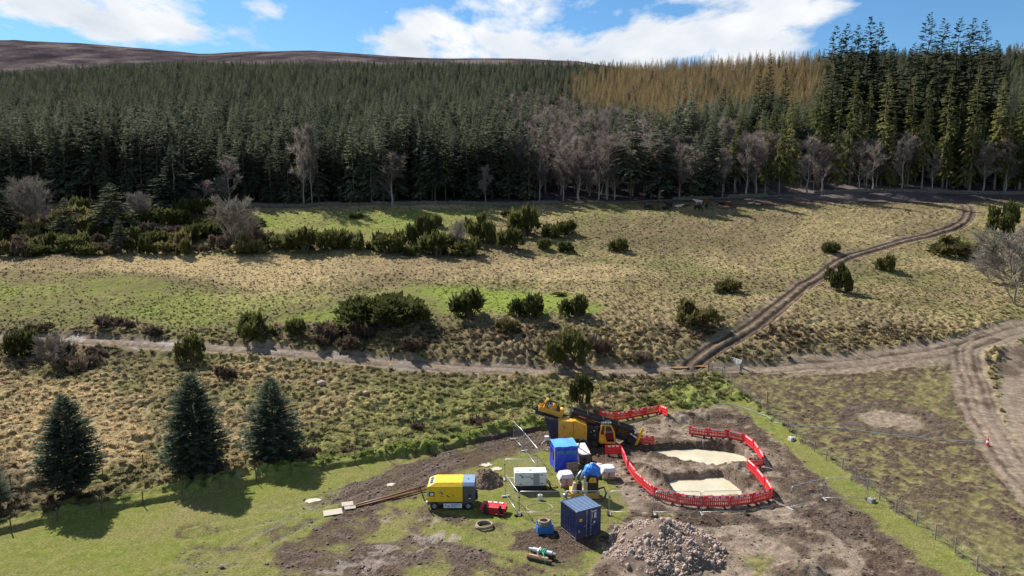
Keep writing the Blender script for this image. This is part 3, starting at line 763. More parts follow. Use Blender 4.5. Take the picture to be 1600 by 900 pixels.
def conifer(h, r, nwh, nb, ns, seed, t0=0.12, top_up=0.6, low=-0.25, leaf=0.34, fat=0.30, irr=0.15, power=0.85, hang=0.15, foot=(.62, 2.6)):
    g = np.random.RandomState(seed)
    nbr = nwh * nb
    t = np.repeat((np.arange(nwh) + 0.5) / nwh, nb) + g.uniform(-.5, .5, nbr) / nwh
    t = np.clip(t, 0, 0.995)
    phi = g.uniform(0, 2 * math.pi, nbr)
    # uneven outline: some sides and storeys carry longer boughs
    side = 1 + irr * np.sin(phi * 2 + seed) * np.sin(t * 9 + seed * 1.7) + irr * .7 * np.sin(phi + t * 23)
    L = r * np.maximum((1 - t), 0.02) ** power * np.minimum(1, foot[0] + t * foot[1]) * side * g.uniform(.72, 1.16, nbr) + 0.02 * r
    el = low + (top_up - low) * t ** 1.3 + g.uniform(-.12, .12, nbr)
    d = np.stack([np.cos(phi) * np.cos(el), np.sin(phi) * np.cos(el), np.sin(el)], 1)
    b = np.stack([0 * t, 0 * t, h * (t0 + (1 - t0) * t)], 1)
    s = g.uniform(0.18, 1.0, (nbr, ns)) ** 0.8; s[:, 0] = 0.92
    p = b[:, None] + d[:, None] * (s * L[:, None])[..., None]
    p[..., 2] -= hang * L[:, None] * s ** 2
    yaw = g.uniform(0.25, 1.15, (nbr, ns)) * np.where(g.rand(nbr, ns) < .5, -1, 1); yaw[:, 0] = 0
    ph = phi[:, None] + yaw
    e2 = el[:, None] - hang * 1.3 + g.uniform(-.3, .15, (nbr, ns))
    ax = np.stack([np.cos(ph) * np.cos(e2), np.sin(ph) * np.cos(e2), np.sin(e2)], -1)
    ll = (L[:, None] * leaf * (1.15 - .6 * s) + 0.018 * h * (.3 + .7 * (1 - t))[:, None]) * g.uniform(.7, 1.2, (nbr, ns))
    up = np.stack([g.uniform(-.5, .5, (nbr, ns)), g.uniform(-.5, .5, (nbr, ns)), np.ones((nbr, ns))], -1)
    sd = unit(np.cross(ax, up)) * (ll * fat)[..., None]
    ax = ax * ll[..., None]
    V = np.stack([p - .12 * ax, p + .45 * ax + sd, p + ax, p + .45 * ax - sd], 2).reshape(-1, 4, 3)
    # leader
    return V
def trunk_mb(h, r0, seed, top=0.97, n=7, lean=0.02):
    g = random.Random(seed); m = MB(); k = 7
    pts = [(g.uniform(-1, 1) * lean * h * i / k, g.uniform(-1, 1) * lean * h * i / k, -0.4 + (h * top + .4) * i / k) for i in range(k + 1)]
    pts[0] = (0, 0, -0.4)
    m.tube(pts, [r0 * (1.25 if i == 0 else 1) * (1 - 0.93 * i / k) for i in range(k + 1)], n)
    return m
def dead_boughs(m, h, t0, r, seed, n=22):
    g = random.Random(seed)
    for i in range(n):
        z = h * g.uniform(.06, t0 + .12); a = g.uniform(0, 6.283); L = r * g.uniform(.25, .7)
        p = Vector((0, 0, z)); q = Vector((math.cos(a) * L, math.sin(a) * L, z - L * g.uniform(0, .25)))
        m.tube([p, q], [.045, .012], 3, cap=False)
    return m
def bare_tree(h, r, seed, limbs=10, sub=6, twigs=9, t0=0.25, tw=0.03, up=0.8, multi=1, twl=0.11):
    """leafless broadleaf: (MB of trunk and limbs, quads of twigs)"""
    g = random.Random(seed); m = MB(); Q = []
    for s in range(multi):
        a0 = g.uniform(0, 6.28); lean = 0.0 if multi == 1 else g.uniform(.15, .5)
        top = Vector((math.cos(a0) * lean * h * .7, math.sin(a0) * lean * h * .7, h * g.uniform(.8, .95)))
        base_ = Vector((0, 0, -.3)); n = 6
        P = [base_.lerp(top, i / n) + Vector((g.uniform(-1, 1), g.uniform(-1, 1), 0)) * .025 * h * (i > 0) for i in range(n + 1)]
        r0 = .014 * h / multi ** .4
        m.tube(P, [r0 * (1.2 - 1.1 * i / n) for i in range(n + 1)], 6, cap=False)
        for i in range(limbs):
            t = t0 + (1 - t0) * (i + g.random()) / limbs; t = min(t, .98)
            k = min(int(t * n), n - 1); p = P[k].lerp(P[k + 1], t * n - k)
            a = g.uniform(0, 6.283); L = r * (1.1 - .65 * t) * g.uniform(.7, 1.2)
            d = Vector((math.cos(a), math.sin(a), up * g.uniform(.5, 1.4))).normalized()
            mid = p + d * L * .5 + Vector((0, 0, .05 * L)); end = p + d * L + Vector((0, 0, .16 * L))
            m.tube([p, mid, end], [r0 * .42 * (1.1 - t * .6), r0 * .25, r0 * .06], 4, cap=False)
            for j in range(sub):
                u = g.uniform(.2, 1); q = (p.lerp(mid, u * 2) if u < .5 else mid.lerp(end, u * 2 - 1))
                d2 = (d + Vector((g.uniform(-1, 1), g.uniform(-1, 1), g.uniform(-.3, .9))) * .9).normalized(); L2 = L * g.uniform(.3, .55)
                e2 = q + d2 * L2
                sd = d2.orthogonal().normalized() * tw * .9
                Q.append((q - sd, q + sd, e2 + sd * .3, e2 - sd * .3))
                for w in range(twigs):
                    o = q.lerp(e2, g.uniform(.1, 1.0))
                    d3 = (d2 + Vector((g.uniform(-1, 1), g.uniform(-1, 1), g.uniform(-.7, .9)))).normalized(); L3 = h * twl * g.uniform(.4, 1.1)
                    e3 = o + d3 * L3; s3 = Vector((g.uniform(-1, 1), g.uniform(-1, 1), g.uniform(-1, 1))).cross(d3).normalized() * tw * .5
                    Q.append((o - s3, o + s3, e3 + s3 * .3, e3 - s3 * .3))
    return m, np.array([[list(v) for v in q] for q in Q])
def bush(seed, lobes=9, n=2600, flat=0.8, leaf=0.13, spiky=0.6):
    """dense evergreen shrub about 1 m in radius: spiky sprays on many uneven lobes"""
    g = np.random.RandomState(seed)
    c = np.stack([g.uniform(-.8, .8, lobes), g.uniform(-.72, .72, lobes), g.uniform(.12, .82, lobes) * flat], 1)
    c[:, 2] *= (1 - .45 * np.hypot(c[:, 0], c[:, 1]))
    rr = g.uniform(.16, .42, lobes)
    k = g.randint(0, lobes, n)
    d = unit(g.normal(size=(n, 3))); d[:, 2] = np.where(d[:, 2] < -.45, -d[:, 2], d[:, 2])
    p = c[k] + d * (rr[k] * g.uniform(.55, 1.05, n))[:, None]
    p[:, 2] = np.maximum(p[:, 2], .02)
    ax = unit(d * .8 + np.array([0, 0, spiky]) + g.normal(size=(n, 3)) * .35)
    ll = leaf * g.uniform(.5, 1.5, n) * np.where(g.rand(n) < .06, 2.2, 1.0)
    sd = unit(np.cross(ax, g.normal(size=(n, 3)))) * (ll * .30)[:, None]
    ax = ax * ll[:, None]
    return np.stack([p - .2 * ax, p + .4 * ax + sd, p + ax, p + .4 * ax - sd], 1)
def bush_stems(seed):
    g = random.Random(seed); m = MB()
    for i in range(8):
        a = g.uniform(0, 6.283); L = g.uniform(.3, .6)
        m.tube([(0.1 * math.cos(a), .1 * math.sin(a), -.12), (L * .5 * math.cos(a), L * .5 * math.sin(a), .22), (L * math.cos(a), L * math.sin(a), .5)], [.05, .035, .012], 5, cap=False)
    return m
def tussock(seed, n=42, h=.42):
    g = np.random.RandomState(seed)
    a = g.uniform(0, 6.283, n); r0 = g.uniform(0, .13, n)
    p = np.stack([np.cos(a) * r0, np.sin(a) * r0, 0 * a - .03], 1)
    out = g.uniform(.12, .42, n); hh = h * g.uniform(.5, 1.1, n)
    q = p + np.stack([np.cos(a) * out * .35, np.sin(a) * out * .35, hh * .75], 1)
    e = p + np.stack([np.cos(a) * out, np.sin(a) * out, hh * g.uniform(.55, 1.0, n)], 1)
    w = np.stack([-np.sin(a), np.cos(a), 0 * a], 1) * .035
    return np.stack([p - w, p + w, q + w * .9, q - w * .9], 1), np.stack([q - w * .9, q + w * .9, e + w * .15, e - w * .15], 1)

# instancing for what nobody could count
PROTO = {}
def gn_scatter(name, pts, idx, scl, rot, protos, tint=None):
    me = bpy.data.meshes.new(name)
    n = len(pts)
    me.vertices.add(n); me.vertices.foreach_set('co', np.asarray(pts, np.float32).ravel())
    a = me.attributes.new('pick', 'INT', 'POINT'); a.data.foreach_set('value', np.asarray(idx, np.int32))
    a = me.attributes.new('size', 'FLOAT_VECTOR', 'POINT'); a.data.foreach_set('vector', np.asarray(scl, np.float32).ravel())
    a = me.attributes.new('turn', 'FLOAT_VECTOR', 'POINT'); a.data.foreach_set('vector', np.asarray(rot, np.float32).ravel())
    if tint is not None:
        a = me.attributes.new('tint', 'FLOAT_COLOR', 'POINT'); a.data.foreach_set('color', np.concatenate([tint, np.ones((n, 1))], 1).astype(np.float32).ravel())
    me.update()
    coll = bpy.data.collections.new(name + '_kinds')
    for i, pm in enumerate(protos):
        coll.objects.link(bpy.data.objects.new('%s_kind_%02d' % (name, i), pm))
    ng = bpy.data.node_groups.new(name, 'GeometryNodeTree')
    ng.interface.new_socket('Geometry', in_out='INPUT', socket_type='NodeSocketGeometry')
    ng.interface.new_socket('Geometry', in_out='OUTPUT', socket_type='NodeSocketGeometry')
    N, L = ng.nodes, ng.links
    gi, go = N.new('NodeGroupInput'), N.new('NodeGroupOutput')
    ci = N.new('GeometryNodeCollectionInfo'); ci.inputs['Collection'].default_value = coll
    ci.inputs['Separate Children'].default_value = True; ci.inputs['Reset Children'].default_value = True
    iop = N.new('GeometryNodeInstanceOnPoints'); iop.inputs['Pick Instance'].default_value = True
    def att(nm, ty):
        x = N.new('GeometryNodeInputNamedAttribute'); x.data_type = ty; x.inputs['Name'].default_value = nm; return x.outputs['Attribute']
    L.new(gi.outputs[0], iop.inputs['Points']); L.new(ci.outputs[0], iop.inputs['Instance'])
    L.new(att('pick', 'INT'), iop.inputs['Instance Index']); L.new(att('size', 'FLOAT_VECTOR'), iop.inputs['Scale'])
    e2r = N.new('FunctionNodeEulerToRotation'); L.new(att('turn', 'FLOAT_VECTOR'), e2r.inputs[0]); L.new(e2r.outputs[0], iop.inputs['Rotation'])
    L.new(iop.outputs[0], go.inputs[0])
    o = link(name, me)
    md = o.modifiers.new('scatter', 'NODES'); md.node_group = ng
    return o

# ------------------------------------------------------------------ rough grass
def build_grass():
    g = np.random.RandomState(5)
    out = []
    for y0, y1, dens, half in ((46, 62, 2.6, .82), (62, 80, 2.6, .82), (80, 100, 2.2, .82), (100, 135, 2.6, .82), (135, 205, 1.5, .82)):
        n = int(dens * (y1 - y0) * half * (y0 + y1))
        Y = g.uniform(y0, y1, n); X = g.uniform(-1, 1, n) * half * Y
        Z, w = terrain(X, Y)
        keep = g.rand(n) < np.clip(w['tall'] * (1.1 - .75 * w['green'] * (Y > 100) - .55 * w['heath'] * (Y > 105)) - w['mud'], 0, 1)
        out.append((X[keep], Y[keep], Z[keep], {k: v[keep] for k, v in w.items()}))
    X = np.concatenate([o[0] for o in out]); Y = np.concatenate([o[1] for o in out]); Z = np.concatenate([o[2] for o in out])
    W = {k: np.concatenate([o[3][k] for o in out]) for k in ('green', 'straw', 'heath')}
    n = len(X)
    r = g.rand(n, 1)
    col = (1 - r) * np.array([[.10, .105, .04]]) + r * np.array([[.30, .26, .135]])
    def mixc(c, f, a, b):
        q = (1 - r) * np.array([a]) + r * np.array([b]); f = np.clip(f[:, None] * (.8 + .6 * g.rand(n, 1)), 0, 1); return c * (1 - f) + q * f
    col = mixc(col, W['straw'], (.30, .22, .115), (.52, .42, .26)); col = mixc(col, W['green'], (.12, .16, .035), (.25, .29, .075)); col = mixc(col, W['heath'], (.05, .036, .024), (.15, .112, .07))
    s = g.uniform(.55, 1.35, n) * np.where(Y > 105, .56, 1.0)
    scl = np.stack([s, s, s * g.uniform(.55, 1.05, n) * np.where(Y > 105, .75, 1.0)], 1)
    col = col * np.where(Y > 105, 1.08, 1.3)[:, None]
    rot = np.stack([g.uniform(-.15, .15, n), g.uniform(-.15, .15, n), g.uniform(0, 6.283, n)], 1)
    protos = []
    for i in range(4):
        a, b = tussock(40 + i); protos.append(quads_mesh('tussock', np.concatenate([a, b]), ['tussock_grass']))
    o = gn_scatter('rough_grass', np.stack([X, Y, Z], 1), g.randint(0, 4, n), scl, rot, protos, col)
    tag(o, 'rough straw and olive tussock grass covering the hillside and banks', 'grass', kind='stuff')
build_grass()

# ------------------------------------------------------------------ trees
def tree_kind(name, mb, V, bark, leaf):
    trunk = mb.mesh(name + '_trunk', bark, True); crown = quads_mesh(name + '_crown', V, [leaf])
    both = quads_mesh(name + '_whole', V, [leaf, bark], extra=mb)
    PROTO.setdefault(name, []).append((trunk, crown, both))
for i in range(5):
    t0 = (.05, .10, .16, .24, .03)[i]
    mb = trunk_mb(20, .19, 100 + i); dead_boughs(mb, 20, t0, 2.6, i)
    tree_kind('spruce', mb, conifer(20, 3.5, 38, 8, 8, 200 + i, t0, .75, -.35, .34, .30, .18, .72), 'bark' if i % 2 else 'pale_bark', 'spruce_needles')
for i in range(4):
    mb = trunk_mb(20, .26, 120 + i); dead_boughs(mb, 20, .2, 2.2, 30 + i, 14)
    tree_kind('fir', mb, conifer(20, 2.7, 36, 7, 12, 220 + i, (.12, .2, .08, .28)[i], .55, -.4, .27, .30, .30, .55, .22), 'pale_bark', 'fir_needles')
for i in range(3):
    mb = trunk_mb(20, .22, 140 + i); dead_boughs(mb, 20, .2, 2.2, 50 + i, 14)
    tree_kind('dark_fir', mb, conifer(20, 2.9, 38, 7, 11, 240 + i, .12, .6, -.3, .25, .28, .16, .66, .12), 'bark', 'dark_fir_needles')
for i in range(3):
    mb = trunk_mb(17, .13, 160 + i)
    tree_kind('larch', mb, conifer(17, 2.5, 30, 6, 8, 260 + i, .08, .7, .05, .38, .17, .15, .7, .05), 'bark', 'larch_twigs')
for i in range(4):
    mb, V = bare_tree(14, 4.2, 300 + i, 16, 7, 15, .2, .085, 1.1, 1, .10)
    tree_kind('birch', mb, V, 'pale_bark', 'birch_twigs')
for i in range(3):
    mb, V = bare_tree(6, 3.4, 320 + i, 9, 7, 15, .12, .05, .9, 5, .13)
    tree_kind('willow', mb, V, 'pale_bark', 'willow_twigs')

WPX = project(WALL_PATH[:, 0], WALL_PATH[:, 1], WALL_PATH[:, 2])[0]
def wall_y(X):
    o = np.argsort(WALL_PATH[:, 0]); return np.interp(X, WALL_PATH[o, 0], WALL_PATH[o, 1])
def inpoly(x, y, pts): return sdf_poly(np.asarray(x, float), np.asarray(y, float), pts) < 0
LARCH = [(890, 118), (890, 165), (960, 172), (1030, 190), (1120, 172), (1180, 150), (1260, 165), (1300, 150), (1300, 60), (1150, 60), (1000, 92)]
BIRCH = [(770, 150), (850, 140), (930, 170), (1010, 178), (1030, 215), (980, 230), (1000, 320), (870, 320), (866, 270), (800, 200)]
BIRCH2 = [(1010, 210), (1150, 200), (1350, 215), (1420, 230), (1420, 320), (1040, 320), (1060, 260)]
def plant(kind, name, p, h, label, cat, group, rz=None, wide=1.0, sink=0.0):
    k = PROTO[kind]; tr, cr, _ = k[R.randrange(len(k))]
    h0 = {'birch': 14, 'larch': 17, 'willow': 6}.get(kind, 20)
    s = h / h0
    e = empty(name, (p[0], p[1], p[2] - sink), R.uniform(0, 6.283) if rz is None else rz, label, cat, group, (s * wide, s * wide, s))
    link('trunk', tr, e); link('crown', cr, e)
    return e
def build_forest():
    g = np.random.RandomState(21)
    pts = []
    for y0, y1, sp in ((200, 290, 4.7), (290, 480, 4.4), (480, 960, 5.6)):
        half = .86 * y1
        nx, ny = int(2 * half / sp), int((y1 - y0) / sp)
        gx, gy = np.meshgrid(np.arange(nx), np.arange(ny))
        X = (gx.ravel() + g.uniform(-.38, .38, gx.size)) * sp - half; Y = y0 + (gy.ravel() + .5 + g.uniform(-.38, .38, gx.size)) * sp
        pts.append(np.stack([X, Y], 1))
    P = np.concatenate(pts); X, Y = P[:, 0], P[:, 1]
    pxa = 800 + FPX * X / Y
    zc = np.interp(pxa, _cx, _cz)
    keep = (np.abs(X) < .86 * Y) & (Y > wall_y(X) + 4.0) & (Y < zc + 25)
    X, Y = X[keep], Y[keep]
    Z = terrain(X, Y)[0]
    n = len(X)
    h = 20.0 * (1 + .19 * g.randn(n).clip(-2, 2)) + 2.5 * fbm(X / 40, Y / 40, 61, 2)
    h = h * (1 - .28 * sstep(230, 400, Y)); h = np.where((pxa[keep] > 860) & (Y > 290), h * .9, h); h = np.where((pxa[keep] > 1240), h * .9, h)
    tx, ty, _ = project(X, Y, Z + .7 * h)
    bx, by, D = project(X, Y, Z)
    kind = np.zeros(n, int)                                       # 0 spruce 1 larch 2 birch 3 fir
    kind[inpoly(tx + 16 * g.randn(n), ty + 4 * g.randn(n), LARCH) & (g.rand(n) < .96)] = 1
    front = (Y - wall_y(X) < 26) & (((bx > 862) & (bx < 1075)) | ((bx > 1125) & (bx < 1440)))
    kind[front & (g.rand(n) < .62)] = 2
    kind[inpoly(tx + 8 * g.randn(n), ty + 4 * g.randn(n), BIRCH) & (g.rand(n) < .78)] = 2
    kind[inpoly(tx, ty, BIRCH2) & (g.rand(n) < .42)] = 2
    kind[(bx > 1130) & (kind == 0) & (g.rand(n) < np.where(Y < 290, .45, .12))] = 3
    gap = fbm(X / 22, Y / 22, 71, 2)
    ok = (gap > -.62) | (Y < 215)
    # thin the leafless trees out where the photograph looks into the edge of the wood
    ok &= ~((bx > 1140) & (Y < 228) & (kind == 0))
    scal = h / 20.0
    for kd, nm, pk, lim, h0 in ((0, 'spruce_tree', 'spruce', 300, 20), (1, 'larch_tree', 'larch', 0, 17), (2, 'birch_tree', 'birch', 60, 14), (3, 'fir_tree', 'fir', 0, 20)):
        m = np.nonzero((kind == kd) & ok)[0]
        infr = (bx[m] > -30) & (bx[m] < 1630)
        order = m[np.argsort(np.where(infr, Y[m] - wall_y(X[m]), 1e6))]
        singles, rest = order[:lim], order[lim:]
        for i in singles:
            hh = h[i] * (1.05 if kd == 0 else .68)
            if kd == 0:
                lab = 'dark green spruce in the front rows of the dense plantation behind the stone wall'; gr = 'spruces in the front rows of the plantation'
            else:
                lab = 'leafless purple grey birch standing among the conifers near the wall'; gr = 'bare birches among the conifers'
            plant(pk, nm, (X[i], Y[i], Z[i]), hh, lab, 'tree', gr, None, g.uniform(.85, 1.15))
        if not len(rest): continue
        protos = [p[2] for p in PROTO[pk]]
        f = {0: 1.0, 1: .95, 2: .74, 3: 1.0}[kd]
        s = h[rest] / h0 * f; wv = g.uniform(.85, 1.2, len(rest))
        o = gn_scatter({0: 'spruce_forest', 1: 'larch_forest', 2: 'birch_wood', 3: 'fir_forest'}[kd], np.stack([X[rest], Y[rest], Z[rest]], 1), g.randint(0, len(protos), len(rest)),
                       np.stack([s * wv, s * wv, s], 1), np.stack([0 * s, 0 * s, g.uniform(0, 6.283, len(rest))], 1), protos)
        tag(o, {0: 'dark green spruce plantation covering the long hillside', 1: 'orange brown leafless larches on the upper right hillside',
                2: 'purple grey leafless birch wood on the hillside', 3: 'olive green firs mixed into the right hand wood'}[kd], 'forest', kind='stuff')
build_forest()

# big trees of the right hand wood, one by one
def by_px(px, base_py, top_py):
    p = G(px, base_py)
    u, v = (px - 800) / FPX, (top_py - 450) / FPX
    d = Vector((u, CP - v * SP, -SP - v * CP)); t = p.y / d.y
    return p, CAM_H + d.z * t - p.z
FIRS = [(1147, 302, 185, .9), (1195, 303, 185, .8), (1217, 301, 166, .8), (1233, 300, 136, 1.0), (1277, 292, 117, 1.0), (1305, 297, 132, .9), (1327, 288, 110, .9), (1350, 290, 128, .9), (1376, 288, 108, .95),
        (1417, 292, 113, .9), (1440, 295, 127, .8), (1472, 293, 115, .9), (1514, 297, 102, 1.0), (1553, 296, 125, 1.0), (1568, 298, 160, .8), (1592, 296, 105, 1.05), (1630, 296, 110, 1.0)]
for i, (px, b, t, wd) in enumerate(FIRS):
    p, h = by_px(px, b, t)
    plant('fir', 'fir_tree', p, h, 'tall olive green fir in the front of the right hand wood, %s from the left' % ORD[i], 'tree', 'tall olive firs of the right hand wood', None, .78 * wd, .2)
p, h = by_px(1390, 292, 168)
plant('fir', 'fir_tree', p, h, 'slim pale spire of a fir standing at the front edge of the right hand wood', 'tree', None, None, .5, .2)
DARK = [(1294, 262, 40), (1311, 256, 36), (1327, 262, 38), (1345, 256, 26), (1361, 262, 34), (1381, 266, 68), (1413, 266, 66), (1434, 258, 20), (1457, 262, 27), (1481, 258, 26), (1502, 262, 27), (1518, 258, 32), (1540, 258, 62)]
for i, (px, b, t) in enumerate(DARK):
    p, h = by_px(px, b, t)
    plant('dark_fir', 'fir_tree', p, h, 'very tall dark fir against the sky above the right hand wood, %s from the left' % ORD[i], 'tree', 'very tall dark firs against the sky', None, 1.08, .2)
for i, (px, b, t) in enumerate([(1181, 250, 100), (1196, 246, 84), (1221, 250, 98)]):
    p, h = by_px(px, b, t)
    plant('dark_fir', 'fir_tree', p, h, 'dark fir rising in front of the brown larches, %s of three' % ('left', 'middle', 'right')[i], 'tree', None, None, .72, .2)
for i, (px, b, t, wd) in enumerate([(985, 312, 165, 1.6), (1030, 312, 178, 1.8), (1110, 309, 178, 1.3), (1085, 310, 205, 1.4)]):
    p, h = by_px(px, b, t)
    plant('spruce', 'spruce_tree', p, h, 'broad dark spruce at the wall behind the grazing cattle, %s from the left' % ORD[i], 'tree', None, None, wd * .8)
# bare trees along the edge of the wood
BARE = [(880, 313, 236), (905, 314, 242), (935, 313, 238), (960, 312, 246), (1062, 312, 232), (1078, 311, 246), (1128, 309, 238), (1165, 307, 210), (1180, 307, 225), (1262, 303, 215), (1283, 303, 218), (1340, 300, 222), (1362, 299, 228),
        (1408, 297, 215), (1455, 300, 238), (1535, 301, 215), (1570, 301, 220)]
for i, (px, b, t) in enumerate(BARE):
    p, h = by_px(px, b, t)
    plant('birch', 'birch_tree', p, h, 'leafless grey birch at the edge of the wood beyond the wall, %s from the left' % ORD[i], 'tree', 'bare birches along the edge of the wood', None, 1.05)
for px, b, t, wd, lab in [(612, 322, 245, 1.6, 'spreading leafless tree standing alone against the dark plantation'), (476, 323, 190, .6, 'pale slender leafless trunk leaning at the plantation edge'), (488, 323, 200, .5, 'pale thin leafless tree just right of the leaning trunk'),
                          (360, 330, 245, 1.0, 'leafless purple tree in front of the plantation at the left'), (320, 330, 285, 2.0, 'low grey leafless tree behind the gorse thicket'), (758, 319, 262, .8, 'thin leafless sapling tree before the plantation near the middle')]:
    p, h = by_px(px, b, t)
    plant('birch', 'birch_tree', p, h, lab, 'tree', None, None, wd)
for px, b, t, wd, lab in [(275, 332, 228, 2.0, 'broad spruce standing forward of the plantation behind the gorse thicket'), (105, 372, 308, 2.0, 'small pale green spruce in the gorse thicket, left of the taller one'), (178, 368, 286, 2.2, 'pale green spruce standing up out of the gorse thicket'), (4, 374, 292, 1.8, 'green spruce at the left edge of the gorse thicket'),
                          (188, 396, 342, 1.5, 'smallest spruce at the lower side of the gorse thicket')]:
    p, h = by_px(px, b, t)
    plant('spruce', 'spruce_tree', p, h, lab, 'tree', None, None, wd)
for px, b, t, wd, kd, lab in [(370, 388, 318, .95, 'willow', 'rounded pale leafless willow at the right end of the gorse thicket'), (50, 362, 288, .9, 'willow', 'rounded purple grey leafless tree at the left of the thicket'), (222, 350, 306, .9, 'willow', 'small rounded reddish leafless shrub behind the thicket'),
                              (715, 398, 350, .6, 'willow', 'pinkish leafless sapling among the dark gorse in mid hillside'), (85, 576, 530, 1.1, 'willow', 'purple grey leafless shrub below the farm track at the left'), (1588, 478, 368, 1.1, 'willow', 'large silvery leafless willow at the right edge'),
                              (1545, 440, 398, 1.2, 'willow', 'low silvery leafless willow shrub left of the large one')]:
    p, h = by_px(px, b, t)
    plant(kd, 'willow_tree', p, h, lab, 'tree', None, None, wd)

# three garden spruces and a fourth at the left edge of the picture
for i, (px, b, t, wd, t0, lab) in enumerate([(112, 776, 622, 98, .10, 'bushy blue green spruce with a bare foot, leftmost of the three big ones'), (308, 744, 588, 100, .0, 'dense dark spruce clothed to the ground, middle of the three'),
                                        (428, 720, 592, 92, .06, 'loose blue green spruce, rightmost of the three, nearest the drill site'), (-16, 802, 738, 66, .0, 'edge of a small spruce cut off by the left side of the picture')]):
    p, h = by_px(px, b, t); r = wd / 2 / ppm(p) * 1.16; p.z = HZ(p.x, p.y)
    e = empty('spruce_tree', p, .4 * i, lab, 'tree')
    trunk_mb(h, .2, 400 + i, n=10).build('trunk', 'bark', e, smooth=True)
    V = conifer(h, r, (64, 74, 56, 40)[i], 20, 26, 410 + i, t0, .55, (.08, .02, .08, .05)[i], .12, .19, .09, (.60, .55, .66, .6)[i], .03, ((.45, 2.1), (.42, 2.0), (.6, 2.2), (.6, 2))[i])
    link('crown', quads_mesh('spruce_crown', V, ['blue_spruce_needles']), e)

# ------------------------------------------------------------------ gorse and other shrubs
BUSH = [quads_mesh('gorse_crown', bush(500 + i, 10 + i, 3400, .85, .13), ['gorse_leaves']) for i in range(5)]
BUSHO = [quads_mesh('gorse_crown', bush(520 + i, 10 + i, 3000, .8, .13), ['gorse_olive_leaves']) for i in range(3)]
HEATH = [quads_mesh('heather_crown', bush(540 + i, 9, 2200, .7, .13), ['heather_twigs']) for i in range(3)]
BIG = [quads_mesh('gorse_crown', bush(560 + i, 30, 9500, .8, .075), ['gorse_leaves']) for i in range(2)]
TALLB = [quads_mesh('gorse_crown', bush(570 + i, 14, 4200, 1.1, .11, 1.2), ['gorse_leaves']) for i in range(2)]
STEMS = [bush_stems(600 + i).mesh('stems', 'bark') for i in range(3)]
def shrub(px, py, wpx, hpx, label, kind='gorse', name='gorse_bush', group=None, p=None):
    p = GH(px, py) if p is None else p
    k = ppm(p); w = wpx / k / 2; h = hpx / k * 1.02
    ms = {'gorse': BUSH, 'olive': BUSHO, 'heath': HEATH, 'big': BIG, 'tall': TALLB}[kind]
    e = empty(name, (p.x, p.y, p.z - .08), R.uniform(-.6, .6), label, 'bush', group, (w * 1.05, w * .95, h / .95))
    link('crown', ms[R.randrange(len(ms))], e); link('stem', STEMS[R.randrange(3)], e)
    return e
